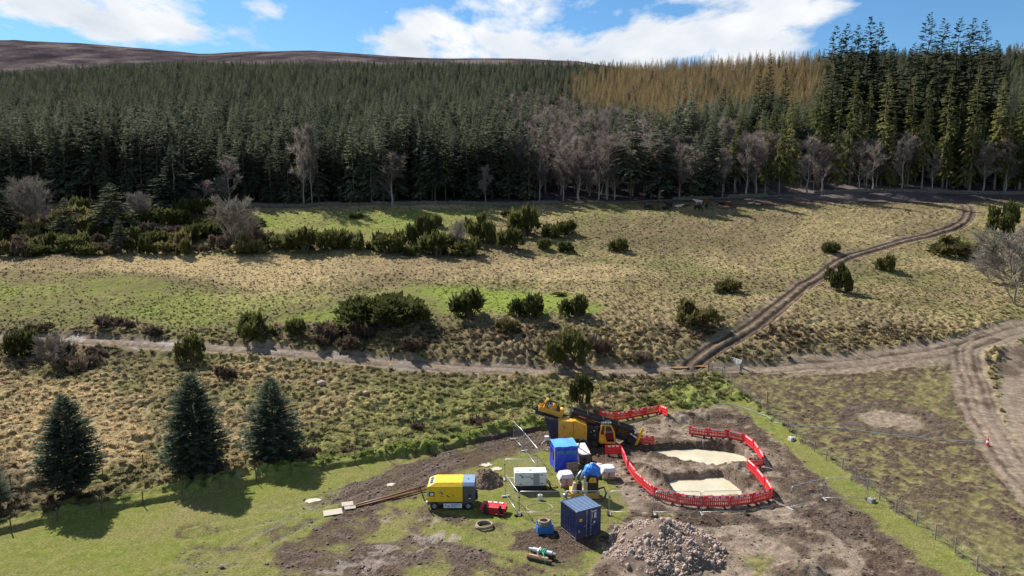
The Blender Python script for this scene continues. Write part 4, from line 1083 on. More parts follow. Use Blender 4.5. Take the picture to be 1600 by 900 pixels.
for a in [(400, 528, 64, 40, 'round dark gorse bush just above the farm track, left of the long gorse clump', 'gorse'), (463, 526, 32, 26, 'small gorse bush between the round bush and the long clump', 'gorse'),
          (598, 512, 136, 52, 'longest gorse clump on the bank above the farm track', 'big'), (735, 497, 60, 42, 'dark gorse bush on the bank right of the longest clump', 'gorse'), (827, 500, 46, 36, 'gorse bush in the middle of the bank with olive growth below it', 'gorse'),
          (900, 498, 38, 32, 'compact round gorse bush casting a long shadow on the bank', 'gorse'), (890, 572, 64, 46, 'tall spiky gorse bush growing right at the farm track', 'tall'), (795, 523, 38, 26, 'small olive gorse bush low on the bank', 'olive'),
          (1090, 506, 68, 36, 'broad olive gorse bush left of the rutted track', 'olive'), (303, 566, 46, 38, 'lone dark gorse bush just below the farm track above the middle spruce', 'tall'), (37, 556, 48, 42, 'dark gorse bush at the left by the farm track', 'gorse'),
          (1131, 457, 42, 20, 'low olive gorse bush beside a pale bare patch', 'olive'), (1310, 459, 38, 37, 'upright gorse bush right of the rutted track with a long shadow', 'tall'), (1297, 400, 27, 17, 'small dark gorse bush left of the bend in the rutted track', 'gorse'),
          (1385, 424, 24, 24, 'small twin topped gorse bush right of the rutted track', 'gorse'), (1567, 364, 46, 43, 'round green gorse bush beyond the bend of the rutted track', 'tall'), (1508, 398, 88, 28, 'long low olive gorse clump below the bend of the rutted track', 'olive'),
          (968, 391, 26, 20, 'single small gorse bush in the brown middle pasture', 'gorse'), (908, 640, 34, 40, 'dark upright juniper bush behind the drilling rig', 'tall'), (440, 388, 46, 26, 'gorse bush at the left end of the upper hillside row', 'gorse'),
          (478, 394, 62, 36, 'wide gorse bush second in the upper hillside row', 'gorse'), (522, 390, 54, 32, 'gorse bush third in the upper hillside row', 'gorse'), (560, 393, 40, 28, 'gorse bush fourth in the upper hillside row', 'gorse'), (607, 396, 54, 34, 'gorse bush fifth in the upper hillside row', 'gorse'),
          (661, 390, 44, 44, 'tall gorse bush starting the denser half of the upper row', 'tall'), (686, 402, 58, 38, 'low gorse bush in front of the tall one in the upper row', 'gorse'), (727, 402, 46, 30, 'gorse bush under the pinkish sapling', 'gorse'), (750, 382, 50, 38, 'pointed gorse bush behind the pinkish sapling', 'tall'),
          (823, 370, 54, 46, 'biggest rounded gorse bush in the upper row', 'gorse'), (862, 372, 36, 24, 'low gorse bush right behind the biggest one', 'gorse'), (888, 368, 36, 22, 'gorse bush at the right end of the upper row', 'gorse'), (800, 396, 42, 36, 'gorse bush below and left of the biggest one', 'gorse'),
          (850, 391, 23, 17, 'left one of two little gorse bushes under the upper row', 'gorse'), (887, 393, 24, 18, 'right one of two little gorse bushes under the upper row', 'gorse'), (681, 353, 20, 17, 'little gorse bush on the light green slope above the row', 'gorse'),
          (791, 339, 17, 10, 'tiny dark gorse bush above the biggest one', 'gorse'), (556, 341, 22, 8, 'flat dark gorse mat on the light green slope', 'gorse'), (770, 374, 24, 20, 'small gorse bush between the pointed and the biggest one', 'gorse'), (640, 401, 26, 16, 'small gorse bush between the fifth and the tall one', 'gorse'),
          (875, 462, 22, 8, 'low green gorse cushion on the bright green terrace', 'olive')]:
    shrub(*a)
for i, (px, py, w, h) in enumerate(sorted([(170, 512, 46, 20), (200, 515, 22, 14), (95, 560, 34, 30), (120, 580, 60, 34), (350, 596, 30, 22), (512, 525, 50, 26), (560, 528, 50, 30), (640, 548, 46, 22), (545, 545, 40, 22), (500, 540, 36, 18), (930, 552, 40, 24), (1000, 566, 36, 16), (750, 668, 36, 20), (550, 706, 34, 20),
                                    (480, 712, 36, 20), (650, 672, 28, 14), (330, 742, 40, 24), (150, 556, 30, 18), (60, 516, 34, 16), (240, 520, 30, 14)])):
    shrub(px, py, w, h, 'low brown shrub on the rough banks around the farm track, %s from the left' % ORD[i], 'heath', 'heather_shrub', 'brown shrubs on the banks')
g = np.random.RandomState(3)
SCRUB = [(-60, 345), (60, 345), (200, 330), (330, 335), (410, 350), (420, 395), (330, 396), (180, 402), (60, 402), (-60, 408)]
c = 0; pts = []
while c < 1500 and len(pts) < 88:
    x, y = g.uniform(-50, 420), g.uniform(332, 406); c += 1
    if not inpoly(np.array([x]), np.array([y]), SCRUB)[0]: continue
    if any((x - a) ** 2 + ((y - b) * 2.6) ** 2 < 23 ** 2 for a, b in pts): continue
    pts.append((x, y))
hc = 0
for x, y in sorted(pts):
    k = g.rand(); hc += k >= .74
    shrub(x, y, g.uniform(22, 50), g.uniform(12, 31), 'gorse bush in the dense thicket at the left below the plantation' if k < .74 else 'brown heather shrub in the dense thicket at the left, %s brown one from the left' % ORD[min(hc, 30) - 1],
          'gorse' if k < .36 else ('olive' if k < .74 else 'heath'), 'gorse_bush' if k < .74 else 'heather_shrub', 'gorse thicket at the left' if k < .74 else 'heather in the left thicket')

# dry stone wall along the foot of the wood
def stone_verts(g, sx, sy, sz):
    return [(x * sx * g.uniform(.8, 1.1), y * sy * g.uniform(.8, 1.1), z * sz * g.uniform(.8, 1.1)) for z in (-.5, .5) for x, y in ((-.5, -.5), (.5, -.5), (.5, .5), (-.5, .5))]
mat_simple('wall_stone', (0.13, 0.115, 0.10), 0.95, 0, 0.0, 0.6, 0.8)
def build_wall():
    gg = random.Random(9); m = MB(); P = WALL_PATH
    F = [(0, 3, 2, 1), (4, 5, 6, 7), (0, 1, 5, 4), (1, 2, 6, 5), (2, 3, 7, 6), (3, 0, 4, 7)]
    seg = np.hypot(np.diff(P[:, 0]), np.diff(P[:, 1])); S = np.concatenate([[0], np.cumsum(seg)])
    ss = np.arange(0, S[-1], .5)
    xs = np.interp(ss, S, P[:, 0]); ys = np.interp(ss, S, P[:, 1]); zs = terrain(xs, ys)[0]
    for i in range(len(ss) - 1):
        a = math.atan2(ys[i + 1] - ys[i], xs[i + 1] - xs[i]); M0 = Matrix.Translation((xs[i], ys[i], zs[i])) @ Matrix.Rotation(a, 4, 'Z')
        broken = vnoise(np.array([ss[i] / 9.]), np.array([.3]), 4)[0]
        for k in range(3 if broken > -.45 else 1):
            for side in (0,):
                M = M0 @ Matrix.Translation((gg.uniform(-.1, .1), gg.uniform(-.06, .06), .15 + .33 * k)) @ Matrix.Rotation(gg.uniform(-.12, .12), 4, 'Y') @ Matrix.Rotation(gg.uniform(-.2, .2), 4, 'Z')
                m.add([M @ Vector(v) for v in stone_verts(gg, gg.uniform(.45, .7), gg.uniform(.5, .7) - .06 * k, gg.uniform(.34, .42))], F)
    tag(m.build('dry_stone_wall', 'wall_stone'), 'low grey dry stone wall running along the foot of the wood', 'wall')
build_wall()

# ------------------------------------------------------------------ materials of the drill site
mat_simple('yellow_paint', (0.78, 0.50, 0.015), 0.38, 0, 0.5, 0.10, 1.5, 0.35, splash=.6)
mat_simple('amber_paint', (0.68, 0.35, 0.022), 0.42, 0, 0.5, 0.12, 1.5, 0.4, splash=.6)
mat_simple('charcoal_paint', (0.060, 0.065, 0.083), 0.30, 0, 0.6, 0.10, 1.5, 0.2, splash=.8)
mat_simple('black_paint', (0.012, 0.012, 0.014), 0.45, 0, 0.5, 0.2, 2.0, 0.25)
mat_simple('rubber', (0.020, 0.019, 0.018), 0.85, 0, 0.3, 0.25, 4.0, 0.5)
mat_simple('white_paint', (0.70, 0.71, 0.70), 0.40, 0, 0.5, 0.06, 1.5, 0.2, splash=.5)
mat_simple('grey_grille', (0.28, 0.29, 0.30), 0.6, 0, 0.4, 0.1, 8.0)
mat_simple('container_blue', (0.013, 0.030, 0.115), 0.34, 0, 0.55, 0.2, 1.5, 0.2, splash=.75)
mat_simple('roof_sky_glare', (0.20, 0.27, 0.38), 0.28, 0, 0.6, 0.12, 1.5, 0.1)  # sky glare painted into the base colour of otherwise dark roof steel
mat_simple('red_plastic', (0.72, 0.014, 0.030), 0.38, 0, 0.5, 0.14, 2.0, 0.3, splash=.45)
mat_simple('white_reflector', (0.78, 0.75, 0.75), 0.35, 0, 0.5, 0.05, 6.0)
mat_simple('galvanised', (0.48, 0.50, 0.52), 0.38, 0.75, 0.5, 0.12, 4.0)
mat_simple('dark_steel', (0.07, 0.065, 0.06), 0.5, 0.6, 0.5, 0.3, 3.0, 0.3)
mat_simple('rust', (0.19, 0.075, 0.035), 0.75, 0.2, 0.3, 0.35, 3.0)
mat_simple('chrome_steel', (0.55, 0.55, 0.56), 0.25, 0.9, 0.5, 0.1, 4.0)
mat_simple('blue_tarp', (0.018, 0.055, 0.52), 0.36, 0, 0.5, 0.22, 1.6)
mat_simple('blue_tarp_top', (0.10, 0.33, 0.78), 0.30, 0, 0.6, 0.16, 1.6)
mat_simple('azure_tarp', (0.02, 0.17, 0.62), 0.35, 0, 0.5, 0.3, 3.0)
mat_simple('blue_plastic', (0.025, 0.14, 0.38), 0.5, 0, 0.4, 0.15, 3.0, 0.3)
mat_simple('white_sheet', (0.66, 0.60, 0.59), 0.35, 0, 0.5, 0.08, 3.0, 0.1)
mat_simple('bag_paper', (0.56, 0.40, 0.37), 0.6, 0, 0.4, 0.2, 3.0, 0.1)
mat_simple('cream_cloth', (0.62, 0.50, 0.36), 0.7, 0, 0.3, 0.12, 3.0)
mat_simple('raw_wood', (0.36, 0.25, 0.15), 0.8, 0, 0.2, 0.25, 4.0, 0.2)
mat_simple('old_wood', (0.27, 0.23, 0.18), 0.9, 0, 0.2, 0.3, 4.0, 0.2)
mat_simple('pale_board', (0.42, 0.37, 0.30), 0.8, 0, 0.3, 0.12, 3.0, 0.3)
mat_simple('brown_pipe', (0.23, 0.11, 0.055), 0.55, 0, 0.4, 0.25, 2.0, 0.4)
mat_simple('cream_hose', (0.55, 0.52, 0.43), 0.5, 0, 0.4, 0.12, 3.0, 0.3)
mat_simple('tan_hose', (0.27, 0.21, 0.15), 0.7, 0, 0.3, 0.25, 5.0)
mat_simple('blue_hose', (0.19, 0.29, 0.37), 0.4, 0, 0.5, 0.1, 3.0)
mat_simple('green_rope', (0.05, 0.40, 0.20), 0.7, 0, 0.3, 0.15, 6.0)
mat_simple('orange_plastic', (0.75, 0.13, 0.02), 0.45, 0, 0.4, 0.1, 4.0)
mat_simple('concrete', (0.34, 0.33, 0.31), 0.9, 0, 0.2, 0.15, 4.0)
mat_simple('sign_yellow', (0.80, 0.55, 0.03), 0.5, 0, 0.4, 0.05, 4.0)
mat_simple('sign_blue', (0.015, 0.05, 0.30), 0.5, 0, 0.4, 0.05, 4.0)
mat_simple('sign_cyan', (0.10, 0.42, 0.62), 0.4, 0, 0.5, 0.05, 4.0)
mat_simple('red_mark', (0.55, 0.02, 0.02), 0.5, 0, 0.4, 0.05, 4.0)
mat_simple('stone', (0.36, 0.27, 0.225), 0.85, 0, 0.25, 0.35, 1.1)
mat_simple('stone_grey', (0.25, 0.205, 0.18), 0.85, 0, 0.25, 0.35, 1.1)
mat_simple('soil', (0.135, 0.098, 0.074), 0.95, 0, 0.15, 0.5, 2.5)
mat_simple('fence_wire', (0.12, 0.12, 0.115), 0.6, 0.3, 0.4, 0.1, 3.0)
def mat_glass():
    t = NT('dark_glass'); MATS['dark_glass'] = t.end(t.bsdf((0.012, 0.016, 0.018), 0.06, 0, 0.6))
    t = NT('silty_water'); tc = t.new('ShaderNodeNewGeometry').outputs['Position']
    c = t.ramp(t.noise(.55, 4, .6, tc), [(.3, (.42, .375, .26)), (.7, (.52, .47, .345))])
    MATS['silty_water'] = t.end(t.bsdf(c, .12, 0, .45, t.bump(t.noise(4.0, 2, .5, tc), .05, .02)))
    t = NT('puddle_water'); tc = t.new('ShaderNodeNewGeometry').outputs['Position']
    MATS['puddle_water'] = t.end(t.bsdf((.26, .155, .06), .05, 0, .5))
mat_glass()
def mat_mesh():
    """welded wire mesh too fine to build: thin wires with open gaps between"""
    t = NT('wire_mesh'); uv = t.new('ShaderNodeTexCoord').outputs['Object']
    sp = t.new('ShaderNodeSeparateXYZ'); t.l.new(uv, sp.inputs[0])
    def bars(s, period, duty):
        f = t.math('FRACT', t.math('DIVIDE', t.math('ADD', s, 100.0), period)); return t.math('LESS_THAN', f, duty)
    a = t.math('MAXIMUM', bars(sp.outputs[0], .10, .075), bars(sp.outputs[2], .22, .035))
    tr = t.new('ShaderNodeBsdfTransparent'); d = t.bsdf((.42, .43, .44), .45, .6, .4)
    m = t.new('ShaderNodeMixShader'); t.l.new(a, m.inputs[0]); t.l.new(tr.outputs[0], m.inputs[1]); t.l.new(d, m.inputs[2])
    MATS['wire_mesh'] = t.end(m.outputs[0])
mat_mesh()

def text_part(txt, size, mat, parent, loc, name='lettering', rot=(math.pi / 2, 0, 0), sx=1.0):
    cu = bpy.data.curves.new('lettering', 'FONT'); cu.body = txt; cu.size = size; cu.extrude = .004; cu.align_x = 'CENTER'; cu.align_y = 'CENTER'
    tmp = bpy.data.objects.new('tmp', cu); me = bpy.data.meshes.new_from_object(tmp); bpy.data.objects.remove(tmp)
    me.materials.clear(); me.materials.append(MATS[mat]); me.name = name
    o = link(name, me, parent); o.location = loc; o.rotation_euler = rot; o.scale = (sx, 1, 1); return o
def marks(parent, mat, rects, y, name='lettering'):
    """small unreadable print: flat strokes standing 4 mm off the panel"""
    m = MB()
    for x0, x1, z0, z1 in rects: m.box(x0, x1, y - .004, y, z0, z1)
    return m.build(name, mat, parent)

# ------------------------------------------------------------------ water in the two pits
def water(name, P, z, mat, label=None):
    m = MB(); n = len(P); c = P.mean(0)
    big = [(c[0] + (p[0] - c[0]) * 1.22, c[1] + (p[1] - c[1]) * 1.3, z) for p in P]
    m.add([(c[0], c[1], z)] + big, [(0, i + 1, (i + 1) % n + 1) for i in range(n)])
    return tag(m.build(name, mat, smooth=True), kind='structure')
water('pond_water', POND_A, PW, 'silty_water'); water('pond_water', POND_B, PW, 'silty_water')

# ------------------------------------------------------------------ barriers
def barrier_proto():
    e = empty('plastic_barrier')
    m = MB()
    m.box(-.98, .98, -.03, .03, .78, 1.0); m.box(-.98, .98, -.03, .03, .10, .30); m.box(-.98, .98, -.025, .025, .50, .60)
    m.box(-.98, -.88, -.03, .03, .30, .78); m.box(.88, .98, -.03, .03, .30, .78)
    for k in range(11):
        x = -.80 + k * .16; m.box(x - .052, x + .052, -.02, .02, .30, .78)
    m.box(-1.02, -.98, -.02, .02, .2, .92)
    m.build('panel', 'red_plastic', e, .012)
    for x in (-.5, 0, .5):
        r = MB(); r.box(x - .16, x + .16, -.036, -.031, .83, .97); r.build('reflector', 'white_reflector', e)
    r = MB(); r.box(-.7, .7, .031, .036, .84, .96); r.build('reflector', 'white_reflector', e)
    for x in (-.62, .62):
        f = MB(); f.box(x - .09, x + .09, -.30, .30, 0.0, .07); f.box(x - .06, x + .06, -.06, .06, .07, .14); f.build('foot', 'rubber', e, .01)
    return e
BARRIER = barrier_proto(); BAR_USED = [False]
def place_barrier(p, q, label, group):
    o = BARRIER if not BAR_USED[0] else copy_tree(BARRIER); BAR_USED[0] = True
    L = math.hypot(q[0] - p[0], q[1] - p[1])
    zp, zq = HZ(p[0], p[1]), HZ(q[0], q[1])
    o.location = ((p[0] + q[0]) / 2, (p[1] + q[1]) / 2, (zp + zq) / 2 + .02)
    o.rotation_euler = (R.uniform(-.05, .05), -math.atan2(zq - zp, L), math.atan2(q[1] - p[1], q[0] - p[0]) + R.uniform(-.04, .04)); o.scale = (min(1.12, L / 2.0), 1, 1.05)
    tag(o, label, 'barrier', group)
def barrier_run(pts, fmt, group):
    P = GP(pts)[:, :2]; seg = np.hypot(*np.diff(P, axis=0).T); S = np.concatenate([[0], np.cumsum(seg)])
    n = max(1, round(S[-1] / 2.04)); s = np.linspace(0, S[-1], n + 1)
    X = np.interp(s, S, P[:, 0]); Y = np.interp(s, S, P[:, 1])
    for i in range(n): place_barrier((X[i], Y[i]), (X[i + 1], Y[i + 1]), fmt % ORD[i] if n > 1 else fmt, group)
barrier_run([(946, 712), (971, 712)], 'red barrier facing the camera between the drilling rig and the bags', 'red plastic barriers')
barrier_run([(972, 714), (982, 740), (1000, 760), (1020, 778)], 'red barrier curving along the left edge of the pits, %s from the rig', 'red plastic barriers')
barrier_run([(1021, 779), (1058, 790), (1095, 794), (1138, 794), (1175, 790), (1205, 782)], 'red barrier with white squares in the front row before the pits, %s from the left', 'red plastic barriers')
barrier_run([(1206, 780), (1190, 758), (1167, 733)], 'red barrier on the lower right edge of the pits, %s from the front corner', 'red plastic barriers')
barrier_run([(1168, 732), (1192, 730)], 'red barrier across the jog on the right edge of the pits', 'red plastic barriers')
barrier_run([(1192, 728), (1178, 704), (1166, 694), (1140, 686), (1110, 684.5), (1076, 680)], 'red barrier round the upper right edge of the pits, %s from the jog', 'red plastic barriers')
barrier_run([(936, 656), (956, 660), (1005, 652), (1029, 649), (1043, 660)], 'red barrier behind the drill mast beside the grass bank, %s from the left', 'red plastic barriers')
barrier_run([(990, 694), (1021, 695)], 'red barrier just beyond the yellow anchor plate of the rig', 'red plastic barriers')
# barriers laid flat in a pile
p = GH(771, 803)
for k in range(4):
    o = copy_tree(BARRIER); o.location = (p.x - .05 + R.uniform(-.12, .12), p.y - .35 + .06 * k, p.z + .16 + .13 * k)
    o.rotation_euler = (math.radians(-84), 0, math.radians(-14 + R.uniform(-7, 7))); o.scale = (1, 1, 1.05)
    tag(o, 'red barrier laid flat beside the yellow compressor, %s' % ('bottom of the pile of four', 'second from the bottom of the pile', 'third from the bottom of the pile', 'topmost of the pile')[k], 'barrier', 'red plastic barriers')

# ------------------------------------------------------------------ mesh fence panels
def heras_proto():
    e = empty('fence_panel')
    m = MB()
    c = .12
    path = [(-1.72, 0, 0.06), (-1.72, 0, 2.0 - c), (-1.72 + c, 0, 2.0), (1.72 - c, 0, 2.0), (1.72, 0, 2.0 - c), (1.72, 0, .06)]
    m.tube(path, .024, 8); m.tube([(-1.72, 0, .22), (1.72, 0, .22)], .02, 6)
    m.build('frame', 'galvanised', e, smooth=True)
    w = MB(); w.add([(-1.7, 0, .22), (1.7, 0, .22), (1.7, 0, 1.98), (-1.7, 0, 1.98)], [(0, 1, 2, 3)])
    w.build('mesh_infill', 'wire_mesh', e)
    for x in (-1.72, 1.72):
        f = MB(); f.prism([(x - .11, 0), (x + .11, 0), (x + .09, .13), (x - .09, .13)], -.34, .34); f.build('foot', 'concrete' if x < 0 else 'rubber', e, .02)
    k = MB(); k.box(-1.78, -1.66, -.04, .04, 1.45, 1.55); k.build('clamp', 'dark_steel', e)
    return e
HERAS = heras_proto(); HU = [False]
def heras(a, b, label):
    P = GP([a, b]); o = HERAS if not HU[0] else copy_tree(HERAS); HU[0] = True
    p, q = P[0], P[1]; L = math.hypot(q[0] - p[0], q[1] - p[1])
    za, zb = HZ(p[0], p[1]), HZ(q[0], q[1])
    o.location = ((p[0] + q[0]) / 2, (p[1] + q[1]) / 2, min(za, zb) + .02); o.rotation_euler = (0, -math.atan2(zb - za, L) * .6, math.atan2(q[1] - p[1], q[0] - p[0])); o.scale = (L / 3.5, 1, 1)
    tag(o, label, 'fence panel', 'steel mesh fence panels')
heras((788, 750), (849, 750), 'steel mesh fence panel standing behind the white generator')
heras((790, 776), (810, 806), 'steel mesh fence panel seen at an angle left of the white generator')
heras((811, 804), (881, 804), 'steel mesh fence panel left of and behind the blue container')
heras((882, 804), (951, 804), 'steel mesh fence panel directly behind the blue container')
heras((952, 804), (1021, 804), 'steel mesh fence panel between the blue container and the pits, above the rubble')
heras((1022, 805), (1094, 805), 'steel mesh fence panel before the left half of the front barriers')
heras((1095, 805), (1166, 804), 'steel mesh fence panel before the right half of the front barriers')
heras((1234, 796), (1286, 781), 'steel mesh fence panel standing askew right of the pits')
heras((1288, 781), (1356, 782), 'steel mesh fence panel ending at the wire fence on the right')
heras((802, 687), (818, 704), 'steel mesh fence panel furthest back, left of the drilling rig')
heras((819, 705), (840, 733), 'steel mesh fence panel leading from the generator towards the rig')

# ------------------------------------------------------------------ yellow and grey compressor
def compressor():
    p = GH(705, 797)
    e = empty('compressor', (p.x, p.y, p.z - .02), math.radians(0.5), 'yellow and charcoal mobile compressor on four wheels standing on the mud', 'compressor')
    D = 1.95
    m = MB(); m.prism([(-1.95, .72), (.95, .72), (.95, 2.02), (-1.92, 2.02), (-1.95, 1.95)], 0, D); m.prism([(-1.92, 2.02), (.95, 2.02), (.95, 2.06), (-1.9, 2.06)], .0, .03)
    m.build('body', 'yellow_paint', e, .025)
    # canopy with a slanted brow along the front and a raked left end
    m = MB()
    m.add([(-1.92, 0, 2.03), (.95, 0, 2.03), (.95, .28, 2.30), (-1.30, .28, 2.30), (-1.92, D, 2.03), (.95, D, 2.03), (.95, D - .1, 2.30), (-1.30, D - .1, 2.30)],
          [(0, 1, 2, 3), (3, 2, 6, 7), (7, 6, 5, 4), (0, 3, 7, 4), (1, 5, 6, 2), (0, 4, 5, 1)])
    cn = m.build('canopy', 'yellow_paint', e, .03)
    for x0, x1, yy in ((-1.1, -.75, .9), (-.7, .8, .95)):
        s = MB(); s.box(x0, x1, yy, yy + .03, 2.299, 2.306); s.build('seam', 'amber_paint', cn)
    ex = MB(); ex.add([(-1.86, .35, 2.085), (-1.42, .35, 2.27), (-1.42, 1.6, 2.27), (-1.86, 1.6, 2.085)], [(0, 1, 2, 3)]); ex.build('vent', 'grey_grille', cn)
    for i in range(3):
        s = MB(); M = Matrix.Translation((-1.64, .55 + .4 * i, 2.19)) @ Matrix.Rotation(-.40, 4, 'Y'); s.cyl(M @ Vector((0, 0, 0)), M @ Vector((0, 0, .06)), .13, 12); s.build('exhaust', 'dark_steel', cn)
    m = MB(); m.prism([(.953, .62), (2.0, .62), (2.0, 1.95), (1.94, 2.05), (.953, 2.05)], 0, D); m.build('end_housing', 'charcoal_paint', e, .03)
    m = MB(); m.add([(.953, 0, 2.05), (1.95, 0, 2.05), (1.95, .25, 2.30), (.953, .28, 2.305), (.953, D, 2.05), (1.95, D, 2.05), (1.95, D - .1, 2.30), (.953, D - .1, 2.305)],
          [(0, 1, 2, 3), (3, 2, 6, 7), (7, 6, 5, 4), (0, 3, 7, 4), (1, 5, 6, 2), (0, 4, 5, 1)]); m.build('roof_panel', 'roof_sky_glare', e, .02)  # charcoal roof, made pale by sky glare put into its colour
    cpt = MB(); cpt.cyl((1.4, .9, 2.29), (1.4, .9, 2.34), .06, 10); cpt.build('filler_cap', 'black_paint', e)
    m = MB(); m.prism([(-1.98, .45), (2.0, .42), (2.0, .70), (-1.98, .70)], .06, D - .06); m.build('chassis', 'charcoal_paint', e, .02)
    for i, x in enumerate((-1.28, .12)):
        d = MB(); d.box(x + .02, x + (1.32 if i == 0 else .80), -.014, 0, .80, 1.72); dd = d.build('door', 'yellow_paint', e, .01)
        hn = MB(); hn.box(x + 1.06, x + 1.18, -.03, -.014, 1.12, 1.2) if i == 0 else hn.box(x + .06, x + .14, -.03, -.014, 1.2, 1.3); hn.build('handle', 'black_paint', dd)
    d = MB(); d.box(-1.93, -1.34, -.012, 0, .80, 1.95); d.build('door', 'yellow_paint', e, .01)
    m = MB(); m.box(-1.82, -1.36, -.03, -.013, 1.22, 1.60); s = m.build('control_panel', 'black_paint', e, .01)
    q = MB(); q.box(-1.72, -1.44, -.036, -.031, 1.28, 1.52); q.build('display', 'white_sheet', s)
    q = MB(); q.box(-1.955, -1.835, -.02, -.012, 1.22, 1.58); q.build('decal', 'sign_cyan', e)
    text_part('G', .34, 'sign_blue', e, (-.92, -.018, 1.57)); text_part('B', .34, 'sign_blue', e, (-.74, -.018, 1.47))
    marks(e, 'charcoal_paint', [(-.88 + .06 * i, -.84 + .06 * i, 1.18, 1.24) for i in range(5)], -.014)
    q = MB(); q.box(-.36, -.24, -.02, -.014, 1.18, 1.32); q.build('decal', 'red_mark', e)
    q = MB(); q.box(1.42, 1.68, -.012, -.002, 1.08, 1.36); q.build('socket_box', 'black_paint', e, .01)
    q = MB(); q.box(1.46, 1.62, -.012, -.002, .98, 1.05); q.build('decal', 'white_reflector', e)
    sg = MB(); sg.box(-.62, .90, -.06, -.03, .22, .60); s = sg.build('sign_board', 'white_reflector', e, .005)
    text_part('G', .26, 'sign_blue', s, (-.44, -.066, .47), sx=1.3); text_part('B', .26, 'sign_blue', s, (-.20, -.066, .36), sx=1.3)
    marks(s, 'sign_blue', [(-.02 + .115 * i, .07 + .115 * i, .455, .525) for i in range(7)] + [(-.02 + .1 * i, .06 + .1 * i, .335, .40) for i in range(5)], -.061)
    for x in (-1.38, 1.42):
        for y in (.02, D - .30):
            w = MB(); prof = [(.18, .0), (.30, 0.0), (.345, .04), (.36, .13), (.345, .24), (.30, .28), (.18, .28)]
            w.wheel_rings((0, 0, 0), prof, 22)
            wh = w.build('wheel', 'rubber', e, smooth=True, loc=(x, y - .04, .36))
            r = MB(); r.wheel_rings((0, 0, 0), [(.0, .05), (.06, .03), (.07, .06), (.15, .07), (.185, .015), (.20, .02), (.20, .2), (0, .2)], 18); r.build('rim', 'grey_grille', wh, smooth=True)
        a = MB(); a.cyl((x, .1, .36), (x, D - .1, .36), .05, 8); a.build('axle', 'dark_steel', e)
        g_ = MB(); n = 9
        prof = [(x + .46 * math.cos(math.pi * k / n), .36 + .46 * math.sin(math.pi * k / n)) for k in range(n + 1)]
        g_.tube([(a_, .06, z_) for a_, z_ in prof], .03, 5); g_.build('mudguard', 'charcoal_paint', e)
    d = MB(); d.tube([(-1.98, .9, .55), (-2.25, .6, .55), (-2.35, .45, 1.0), (-2.62, .3, 2.0)], [.05, .05, .055, .05], 8); d.build('drawbar', 'black_paint', e, smooth=True)
    d = MB(); d.box(-2.10, -1.96, -.02, .3, .52, .70); d.build('bracket', 'white_paint', e, .01)
    d = MB(); d.box(2.0, 2.16, .3, .9, .75, 1.35); d.tube([(2.1, .2, .6), (2.2, .15, 1.1), (2.12, .3, 1.4)], .03, 6); d.build('hose_outlet', 'black_paint', e, .01)
compressor()

# ------------------------------------------------------------------ white generator
def generator():
    p = GH(829, 767)
    e = empty('generator', (p.x, p.y, p.z), math.radians(3), 'white box generator on a black skid inside the mesh fence panels', 'generator')
    W, D = 1.42, 1.15
    m = MB(); m.box(-W, W, 0, D, .08, .46); m.build('skid', 'black_paint', e, .02)
    for x in (-1.1, 1.1):
        f = MB(); f.box(x - .15, x + .15, -.02, D + .02, -.08, .08); f.build('runner', 'black_paint', e)
    m = MB(); m.box(-W + .02, W - .02, .02, D - .02, .46, 1.62); m.build('canopy', 'white_paint', e, .03)
    m = MB(); m.prism([(-W, 1.62), (W, 1.62), (W, 1.70), (-W, 1.70)], -.01, D + .01); m.build('roof', 'white_paint', e, .03)
    for x0, x1 in ((-1.36, -.02), (0.0, .22), (.24, .80), (.82, 1.36)):
        d = MB(); d.box(x0, x1, .008, .02, .52, 1.57); dd = d.build('door', 'grey_grille' if x0 == .24 else 'white_paint', e, .006)
    for x in (-.88, 1.0):
        for z in (.66, 1.46):
            h = MB(); h.box(x - .10, x + .10, -.012, .008, z - .035, z + .035); h.build('latch', 'black_paint', e)
    h = MB(); h.box(.06, .18, -.02, .008, 1.08, 1.2); h.build('handle', 'black_paint', e)
    lg = MB(); lg.box(-.80, -.64, .0, .008, 1.20, 1.36); lg.build('logo', 'sign_blue', e)
    text_part('TEKSAN', .17, 'charcoal_paint', e, (-.22, .002, 1.28), sx=1.1)
    h = MB(); h.box(-.12, .12, .45, .6, 1.70, 1.76); h.build('lifting_eye', 'grey_grille', e)
    h = MB(); h.cyl((-1.1, .3, 1.70), (-1.1, .3, 1.74), .07, 10); h.build('filler_cap', 'black_paint', e)
    h = MB(); h.tube([(1.42, .3, .8), (1.7, .1, .5), (1.9, -.1, .15), (2.2, -.3, .05)], .05, 6); h.tube([(1.42, .5, .9), (1.75, .4, .6), (1.8, .2, .1), (2.5, .6, .05)], .04, 6); h.tube([(1.42, .2, .6), (1.6, .0, .7), (1.72, -.05, .3), (1.6, -.2, .06)], .04, 6); h.build('cable', 'rubber', e, smooth=True)
generator()
p = GH(825, 741); m = MB(); m.box(-.22, .22, -.2, .2, 0, .5); m.cyl((.1, 0, .5), (.1, 0, .58), .06, 8)
tag(m.build('water_canister', 'white_paint', None, .05, loc=p), 'small white canister behind the white generator', 'canister')
p = GH(844, 781); m = MB(); m.box(-.19, .19, -.12, .12, 0, .46); m.box(-.1, .1, -.05, .05, .46, .52)
tag(m.build('water_canister', 'white_sheet', None, .05, loc=p), 'small pale canister on the grass in front of the generator', 'canister')

